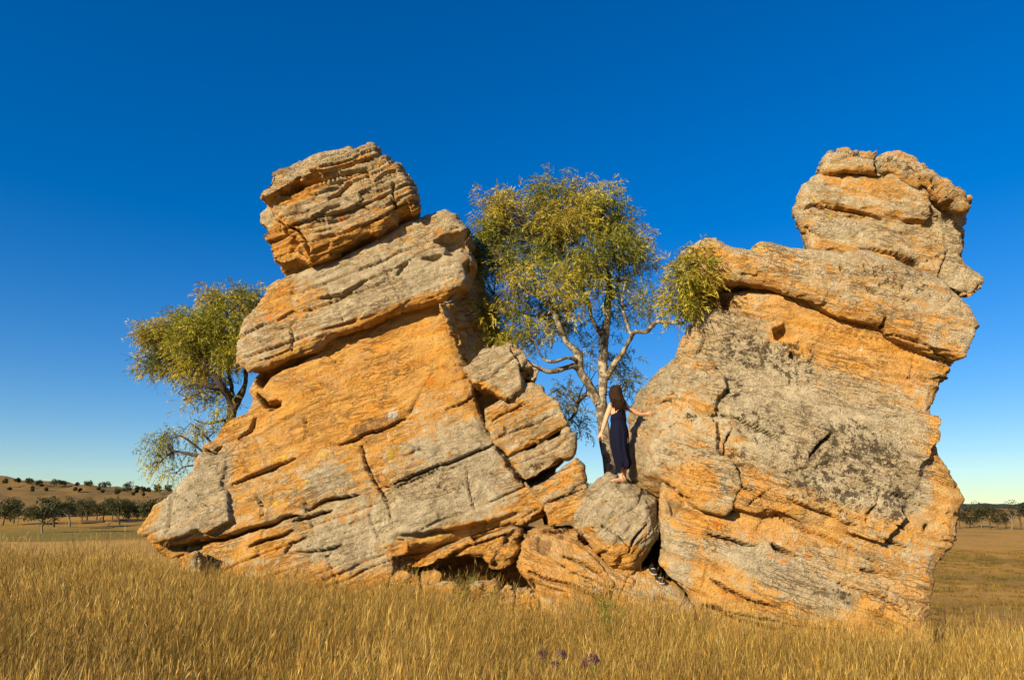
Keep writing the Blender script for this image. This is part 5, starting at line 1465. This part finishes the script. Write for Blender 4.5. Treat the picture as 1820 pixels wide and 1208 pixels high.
    co = np.array([x.co[:] for x in em.vertices]); fc = np.array([p.vertices[:] for p in em.polygons])
    bpy.data.objects.remove(tmp); bpy.data.meshes.remove(me)

    t = NT('skin')
    n = t.noise(t.pos(), 30, 3, .5)
    t.done(t.mix(n, (.50, .27, .16), (.58, .33, .20)), .5)
    t.bsdf.inputs['Subsurface Weight'].default_value = .08
    t.bsdf.inputs['Subsurface Radius'].default_value = (.02, .008, .004)
    body = mesh_obj('person', co, fc, t.m, None, tuple(foot))
    ident(body, 'barefoot person in a long navy dress, seen from behind, one hand on the right outcrop', 'person')

    # dress: rings from bust to hem, folds growing towards the hem
    rows = [(728.5, 1089, 1111, .098), (731.5, 1087.6, 1111.6, .118), (738, 1085.6, 1112.6, .122), (746, 1085, 1113.4, .118), (752, 1085.2, 1113.6, .118), (760, 1083.8, 1116, .14), (770, 1083, 1117.4, .155), (782, 1083.4, 1117.4, .16), (794, 1085.4, 1117.4, .16), (806, 1088.4, 1118, .16), (815, 1091, 1119.5, .165), (823, 1093.5, 1121.5, .17), (829, 1096, 1120.5, .165), (834, 1097.5, 1116, .15)]
    R_ = smooth_path(np.array(rows, float), 60)
    ns = 72; V = []
    th = np.arange(ns) * 2 * math.pi / ns
    for k, (py, x0, x1, ry) in enumerate(R_):
        tt = k / 59
        c = J((x0 + x1) / 2, py); hw = m((x1 - x0) / 2)
        low = max(0, tt - .30) / .70
        fold = 1 + low * (.11 * np.sin(th * 7 + 1.3 + tt * 2.5) + .06 * np.sin(th * 13 + .4 - tt * 4)) + (.012 * np.sin(th * 23 + tt * 9)) * (tt > .22)
        hemwave = low ** 3 * (.035 * np.sin(th * 3 + .6) + .03 * np.cos(th + .2))
        V.append(np.stack([c[0] + np.cos(th) * hw * fold * (.965 if low else 1), c[1] + np.sin(th) * ry * fold, np.full(ns, c[2]) + hemwave], 1))
    n_out = len(V)
    for k in range(n_out - 1, n_out - 40, -6):       # turned-in lining so the hem has thickness
        q = V[k].copy(); cc = q.mean(0); q[:, :2] = cc[:2] + (q[:, :2] - cc[:2]) * .95; V.append(q)
    vv = np.concatenate(V); nr = len(V)
    i = np.arange(nr - 1)[:, None] * ns; j = np.arange(ns)[None, :]; kk = (j + 1) % ns
    ff = np.stack([i + j, i + kk, i + ns + kk, i + ns + j], -1).reshape(-1, 4)
    t = NT('navy_cotton')
    w = t.noise(t.pos((1, 1, .3)), 28, 4, .6)
    t.done(t.mix(w, (.004, .0045, .015), (.0075, .008, .024)), .85, t.bump(w, .5, .02))
    t.bsdf.inputs['Specular IOR Level'].default_value = .08
    dress = mesh_obj('dress', vv, ff, t.m, body)
    # empire seam and two straps
    seam = R_[int(59 * .235)]
    c = J((seam[1] + seam[2]) / 2, seam[0]); hw = m((seam[2] - seam[1]) / 2) * 1.015
    p = np.stack([c[0] + np.cos(th) * hw, c[1] + np.sin(th) * seam[3] * 1.015, np.full(ns, c[2])], 1)
    v, f = tube(np.vstack([p, p[:2]]), np.full(ns + 2, .005), 6)
    mesh_obj('waist_seam', v, f, dress.data.materials[0], dress)
    for x0, x1 in ((1093.6, 1092.2), (1106, 1105)):
        a, b = J(x0, 730, -.115), J(x1, 717, -.06); e = J(x1, 718, .06); g = J(x0, 731, .11)
        pp = smooth_path([a, (a + b) / 2 - np.array([0, .015, 0]), b, (b + e) / 2 + np.array([0, 0, .012]), e, g], 24)
        v, f = tube(pp, np.full(24, .0075), 6)
        mesh_obj('strap', v, f, dress.data.materials[0], dress)
    # long wavy dark hair: a thick mass with loose curls over it
    rng = np.random.default_rng(3)
    t = NT('dark_brown_hair')
    w = t.noise(t.pos((1, 1, .25)), 90, 3, .6)
    t.done(t.mix(w, (.009, .005, .003), (.045, .020, .010)), .6, t.bump(w, .6, .01))
    t.bsdf.inputs['Specular IOR Level'].default_value = .12
    parts = []
    hr = [(685, 1091.5, 1096.5, .03), (687.5, 1087, 1101, .075), (693, 1084.6, 1103.6, .10), (700, 1083.6, 1104.8, .112), (707, 1084.4, 1107, .105), (714, 1087.5, 1110, .085), (720, 1091, 1111.5, .065), (725, 1095, 1111.5, .045), (728, 1099, 1110, .025), (729.5, 1102, 1108, .01)]
    H = smooth_path(np.array(hr, float), 34); V = []
    back_off = np.interp(np.linspace(0, 1, 34), [0, .3, .5, .75, 1], [0, 0, -.03, -.10, -.125])
    for k, (py, x0, x1, ry) in enumerate(H):
        c = J((x0 + x1) / 2, py, back_off[k]); hw = m((x1 - x0) / 2)
        fold = 1 + .05 * np.sin(th * 9 + k * .5) + .04 * np.sin(th * 15 - k * .8)
        # leave the face side open: pull the far-left part of the ring in
        q = np.stack([c[0] + np.cos(th) * hw * fold, c[1] + np.sin(th) * ry * fold, np.full(ns, c[2])], 1)
        rel = q - head; fa = rel @ face
        q = q - face[None] * np.clip(fa - .045, 0, None)[:, None]
        V.append(q)
    vv = np.concatenate(V)
    i = np.arange(33)[:, None] * ns
    ff = np.stack([i + j, i + kk, i + ns + kk, i + ns + j], -1).reshape(-1, 4)
    hair = mesh_obj('hair', vv, ff, t.m, body)
    for _ in range(260):
        k0 = rng.integers(2, 10); a = rng.uniform(-math.pi * 1.0, math.pi * .12)
        n_ = 16; ks = np.linspace(k0, rng.integers(20, 34) - .01, n_)
        ph, fr = rng.uniform(0, 6.3), rng.uniform(.6, 1.1)
        P_ = []
        for s_, kf in enumerate(ks):
            py, x0, x1, ry = H[int(kf)]
            c = J((x0 + x1) / 2, py, back_off[int(kf)]); hw = m((x1 - x0) / 2) * (1.04 + .10 * math.cos(fr * s_ * 1.1 + ph * 2))
            aa = a + .26 * math.sin(fr * s_ + ph)
            P_.append(c + np.array([math.cos(aa) * hw, math.sin(aa) * ry * 1.08, .012 * math.cos(fr * s_ * 1.3 + ph)]))
        P_ = np.array(P_); P_[-4:] += np.cumsum(rng.normal(size=(4, 3)) * np.array([.014, .01, .010]), 0)
        parts.append(tube(P_, np.linspace(.0055, .0028, n_), 4))
    v, f = merge(parts)
    mesh_obj('curls', v, f, t.m, hair)
    # bracelet on the hanging wrist
    ax = palm - el_l; ax /= np.linalg.norm(ax)
    u = np.cross(ax, [0, 0, 1.0]); u /= np.linalg.norm(u); w_ = np.cross(ax, u)
    cpos = wr_l - ax * .012
    ring = np.array([cpos + (u * math.cos(q) + w_ * math.sin(q)) * .030 for q in np.linspace(0, 2 * math.pi, 20)])
    v, f = tube(ring, np.full(20, .004), 6)
    t = NT('silver'); t.done((.6, .55, .45), .3); t.bsdf.inputs['Metallic'].default_value = .9
    mesh_obj('bracelet', v, f, t.m, body)
build_person()
# ================================================================= small things
# --- fallen stones along the hollow
stones = [([(744, 1030), (752, 1018), (776, 1015), (784, 1022), (770, 1030), (756, 1040)], 10.9, 'thin flat stone lying under the hollow of the left outcrop'),
          ([(694, 1032), (706, 1018), (730, 1014), (748, 1024), (744, 1046), (706, 1052)], 10.95, 'leftmost pale stone lying at the foot of the left outcrop'),
          ([(772, 1040), (786, 1032), (808, 1032), (822, 1044), (818, 1066), (782, 1070)], 10.75, 'largest pale fallen stone in front of the dark hollow'),
          ([(834, 1040), (848, 1033), (878, 1033), (884, 1046), (876, 1062), (840, 1064)], 10.75, 'flat-topped pale stone right of the largest fallen one'),
          ([(890, 1050), (900, 1040), (912, 1040), (916, 1054), (906, 1066), (890, 1066)], 10.7, 'small pale stone beside the flat-topped one'),
          ([(916, 1054), (920, 1046), (940, 1045), (946, 1056), (938, 1068), (918, 1068)], 10.65, 'blocky orange stone near the foot of the sloping slab'),
          ([(940, 1062), (946, 1054), (955, 1053), (958, 1064), (952, 1074), (941, 1074)], 10.6, 'smallest orange stone touching the foot of the sloping slab'),
          ([(334, 1010), (338, 985), (346, 978), (356, 984), (362, 1012), (352, 1030), (338, 1030)], 11.3, 'small upright grey stone below the left tip of the left outcrop')]
for i, (poly, Y, lab) in enumerate(stones):
    poly = [(x, y + (34 if y > np.mean([q[1] for q in poly]) + 2 else 0)) for x, y in poly]
    c = np.mean(poly, 0)
    low = max(p[1] for p in poly)
    loose('fallen_stone', lab, poly, Y, .32, (c[0], low, Y + .15), 'stone', voxel=.018, bevel=.04, back=.85, bed=5, seed=300 + i * 7, grey=.35 if i < 7 else .7, strata=.008, thin=.004, chip=.03, chipsize=.2, slab=.02, slabsize=.3, low=.015, fine=.008, smooth=1)['group'] = 'stones fallen at the foot of the left outcrop'

# --- rubble chips between the big blocks
# --- a pair of shoes on the sloping rock
def shoe(px, py, ang, label, dz=0.0):
    p = surface_hit(['sloping_rock', 'main_block'], px, py)
    if p is None: p = at(px, py, 10.6)
    p = p + np.array([0, -.02, .01])
    root = empty('shoe', tuple(p), label, 'shoe', 'pair of shoes')
    ca, sa = math.cos(ang), math.sin(ang)
    def place(q):
        q = np.asarray(q, float)
        return np.stack([p[0] + q[:, 0] * ca - q[:, 1] * sa, p[1] + q[:, 0] * sa + q[:, 1] * ca, p[2] + q[:, 2] - q[:, 0] * .18], 1)
    # footprint
    t = np.linspace(0, 1, 15)
    half = np.interp(t, [0, .08, .25, .5, .75, .92, 1], [.012, .030, .034, .030, .042, .034, .010])
    xs = (t - .5) * .21
    def strip(zlo, zhi, grow):
        L = np.concatenate([np.stack([xs, half + grow], 1), np.stack([xs, -(half + grow)], 1)[::-1]])
        v = np.concatenate([np.column_stack([L, np.full(len(L), zlo)]), np.column_stack([L, np.full(len(L), zhi)])])
        n = len(L)
        f = [(i, (i + 1) % n, n + (i + 1) % n, n + i) for i in range(n)] + [tuple(range(n))[::-1], tuple(range(n, 2 * n))]
        return v, f
    v, f = strip(0, .014, .002); mesh_obj('sole', place(v), f, SHOE_WHITE, root, smooth=False)
    # upper: arched rows over the foot, open at the ankle
    rows = []
    top = np.interp(t, [0, .1, .35, .42, .6, .85, 1], [.07, .075, .06, .065, .055, .04, .02])
    for k in range(15):
        a = np.linspace(-math.pi / 2, math.pi / 2, 11)
        opening = .08 < t[k] < .40
        prof = np.column_stack([np.full(11, xs[k]), np.sin(a) * half[k], .019 + np.cos(a) ** .6 * (top[k] if not opening else top[k] * np.where(np.abs(a) < .6, .35, 1))])
        rows.append(prof)
    v = np.concatenate(rows); f = [(k * 11 + j, k * 11 + j + 1, (k + 1) * 11 + j + 1, (k + 1) * 11 + j) for k in range(14) for j in range(10)]
    mesh_obj('upper', place(v), f, SHOE_BLACK, root)
    v, f = tube(np.array([[.02, -.03, .062], [.035, 0, .075], [.02, .03, .062]]), [.008] * 3, 6)
    mesh_obj('tongue', place(v), f, SHOE_WHITE, root)
    lab = np.array([[-.118, -.015, .03], [-.118, .015, .03], [-.116, .015, .06], [-.116, -.015, .06]])
    mesh_obj('heel_tab', place(lab), [(0, 1, 2, 3)], SHOE_ORANGE, root)
SHOE_WHITE = simple_mat('white_rubber', (.42, .38, .31), .6)
SHOE_BLACK = simple_mat('black_canvas', (.016, .015, .014), .7, .4)
SHOE_ORANGE = simple_mat('orange_patch', (.55, .16, .04), .6)
shoe(1160, 1019, -1.45, 'upper of two black and white shoes left on the sloping rock')
shoe(1172, 1035, -1.25, 'lower of two black and white shoes left on the sloping rock, with an orange patch')

# --- green weeds in the grass
WEED = leaf_material('weed_leaves')
def weed(px, base_y, height, label, seed, tint, Y, n=60, group=None):
    rng = np.random.default_rng(seed)
    b = at(px, base_y, Y); b[2] = ground_z(b[:1], b[1:2])[0]
    root = empty('weed', tuple(b), label, 'weed', group)
    stems, lv, lf, lc, off = [], [], [], [], 0
    for k in range(3):
        tip = b + np.array([rng.normal() * .10, rng.normal() * .06, height * rng.uniform(.75, 1)])
        p = wiggle(b, tip, 8, .02, rng)
        stems.append(tube(p, np.linspace(.006, .002, 8), 5))
        c = p[rng.integers(2, 8, n)] + rng.normal(size=(n, 3)) * .035
        v, f, col = leaves(c, np.full(n, .04), 3, np.tile(np.array(tint), (n, 1)), (.04, .075), .012, -.5, rng)
        lv.append(v); lf.append(f + off); lc.append(col); off += len(v)
    v, f = merge(stems); mesh_obj('stem', v, f, WEED_STEM, root)
    mesh_obj('foliage', np.concatenate(lv), np.concatenate(lf), WEED, root, smooth=False, attrs={'tint': np.concatenate(lc)})
WEED_STEM = simple_mat('weed_stem', (.12, .14, .03), .7)
weed(1078, 1180, .72, 'tall bright green weed in the grass in front of the sloping rock', 71, (.15, .20, .03), 8.6)
weed(826, 1060, .62, 'grey-green weed standing at the mouth of the dark hollow', 72, (.11, .14, .035), 10.6, 40)
weed(870, 1062, .5, 'thin grey-green weed at the right of the dark hollow', 73, (.12, .15, .04), 10.6, 25)

# --- two purple flower heads
PURPLE = leaf_material('purple_petals')
def flower(px, py, Y, label, seed):
    rng = np.random.default_rng(seed)
    head = at(px, py, Y)
    g = np.array([head[0] + .04, head[1], 0]); g[2] = ground_z(g[:1], g[1:2])[0]
    root = empty('purple_flower', tuple(g), label, 'flower', 'purple flowers in the grass')
    v, f = tube(wiggle(g, head, 8, .02, rng), np.linspace(.005, .003, 8), 5); mesh_obj('stem', v, f, WEED_STEM, root)
    for k in range(5):
        c = head + np.array([rng.uniform(-.085, .085), rng.uniform(-.03, .03), rng.uniform(-.03, .05)])
        v, f = tube(wiggle(head - np.array([0, 0, .06]), c, 4, .005, rng), np.linspace(.003, .002, 4), 4); mesh_obj('stalk', v, f, WEED_STEM, root)
        v, f, col = leaves(c + rng.normal(size=(12, 3)) * .010, np.full(12, .012), 8, np.tile(np.array((.15, .06, .11)), (12, 1)), (.012, .022), .009, -.6, rng)
        mesh_obj('flower_head', v, f, PURPLE, root, smooth=False, attrs={'tint': col})
flower(986, 1172, 5.5, 'left of two purple flower heads in the foreground grass', 81)
flower(1056, 1177, 5.4, 'right, smaller-looking of two purple flower heads in the foreground grass', 82)

# --- wire fence in the dip on the right
def fence():
    rust = simple_mat('rusty_steel', (.075, .035, .022), .85, .4)
    pts = [(1640, 1096), (1683, 1113), (1734, 1117), (1798, 1123), (1880, 1130)]
    bases = [ground_hit(x, y + 4, 20, 90) for x, y in pts]
    root = empty('wire_fence', tuple(bases[1]), 'low rusty post and wire fence in the dip at the lower right', 'fence')
    tops = []
    for i, b in enumerate(bases):
        top = b + np.array([.03 * (i % 2), 0, 1.25])
        v, f = tube(np.array([b - np.array([0, 0, .3]), b + np.array([0, 0, .6]), top]), [.06, .055, .05], 6)
        f = [tuple(q) for q in f] + [tuple(range(len(v) - 6, len(v)))]
        mesh_obj('post', v, f, rust, root, smooth=False); tops.append(b)
    for hgt in (.35, .75, 1.12):
        p = []
        for a, b in zip(tops[:-1], tops[1:]):
            for t in np.linspace(0, 1, 6)[:-1]: p.append(a + (b - a) * t + np.array([0, 0, hgt - .05 * math.sin(math.pi * t)]))
        p.append(tops[-1] + np.array([0, 0, hgt]))
        v, f = tube(np.array(p), np.full(len(p), .012), 4); mesh_obj('wire', v, f, rust, root)
fence()
# --- fallen logs and posts in the left paddock
def log(px, py, L, r, ang, label, seed):
    rng = np.random.default_rng(seed)
    b = ground_hit(px, py, 60, 400)
    root = empty('fallen_log', tuple(b), label, 'log', 'fallen logs in the left paddock')
    d = np.array([math.cos(ang), math.sin(ang), 0])
    p = wiggle(b - d * L / 2 + np.array([0, 0, r]), b + d * L / 2 + np.array([0, 0, r * 1.3]), 8, .1, rng)
    v, f = tube(p, np.linspace(r, r * .55, 8), 8)
    f = [tuple(q) for q in f] + [tuple(range(8))[::-1], tuple(range(len(v) - 8, len(v)))]
    mesh_obj('stem', v, f, BARK_PALE if seed % 2 else BARK_DARK, root)
    q = wiggle(p[5], p[5] + np.array([.5, .6, 1.2]) * L * .16, 5, .1, rng)
    v, f = tube(q, np.linspace(r * .4, r * .15, 5), 6); mesh_obj('branch', v, f, BARK_PALE if seed % 2 else BARK_DARK, root)
log(165, 931, 8, .75, .2, 'thick dark fallen log lying in the green paddock', 90)
log(181, 939, 9, .4, -.1, 'thin grey fallen log, the nearer one in the green paddock', 92)
log(222, 925, 9, .4, .1, 'fallen log lying under the paddock trees at the right', 94)
def paddock_post(px, base, top, label):
    b = ground_hit(px, base, 60, 400); h = (base - top) * b[1] / F_PX
    v, f = tube(np.array([b - np.array([0, 0, .2]), b + np.array([.05, 0, h * .5]), b + np.array([0, 0, h])]), [.16, .15, .12], 6)
    f = [tuple(q) for q in f] + [tuple(range(len(v) - 6, len(v)))]
    ident(mesh_obj('wooden_post', v, f, BARK_PALE, None, tuple(b), smooth=False), label, 'post', 'posts in the left paddock')
paddock_post(30, 935, 913, 'tall pale post at the left of the paddock, below the leftmost trees')
paddock_post(41, 925, 913, 'shorter pale post just right of the tall one in the paddock')
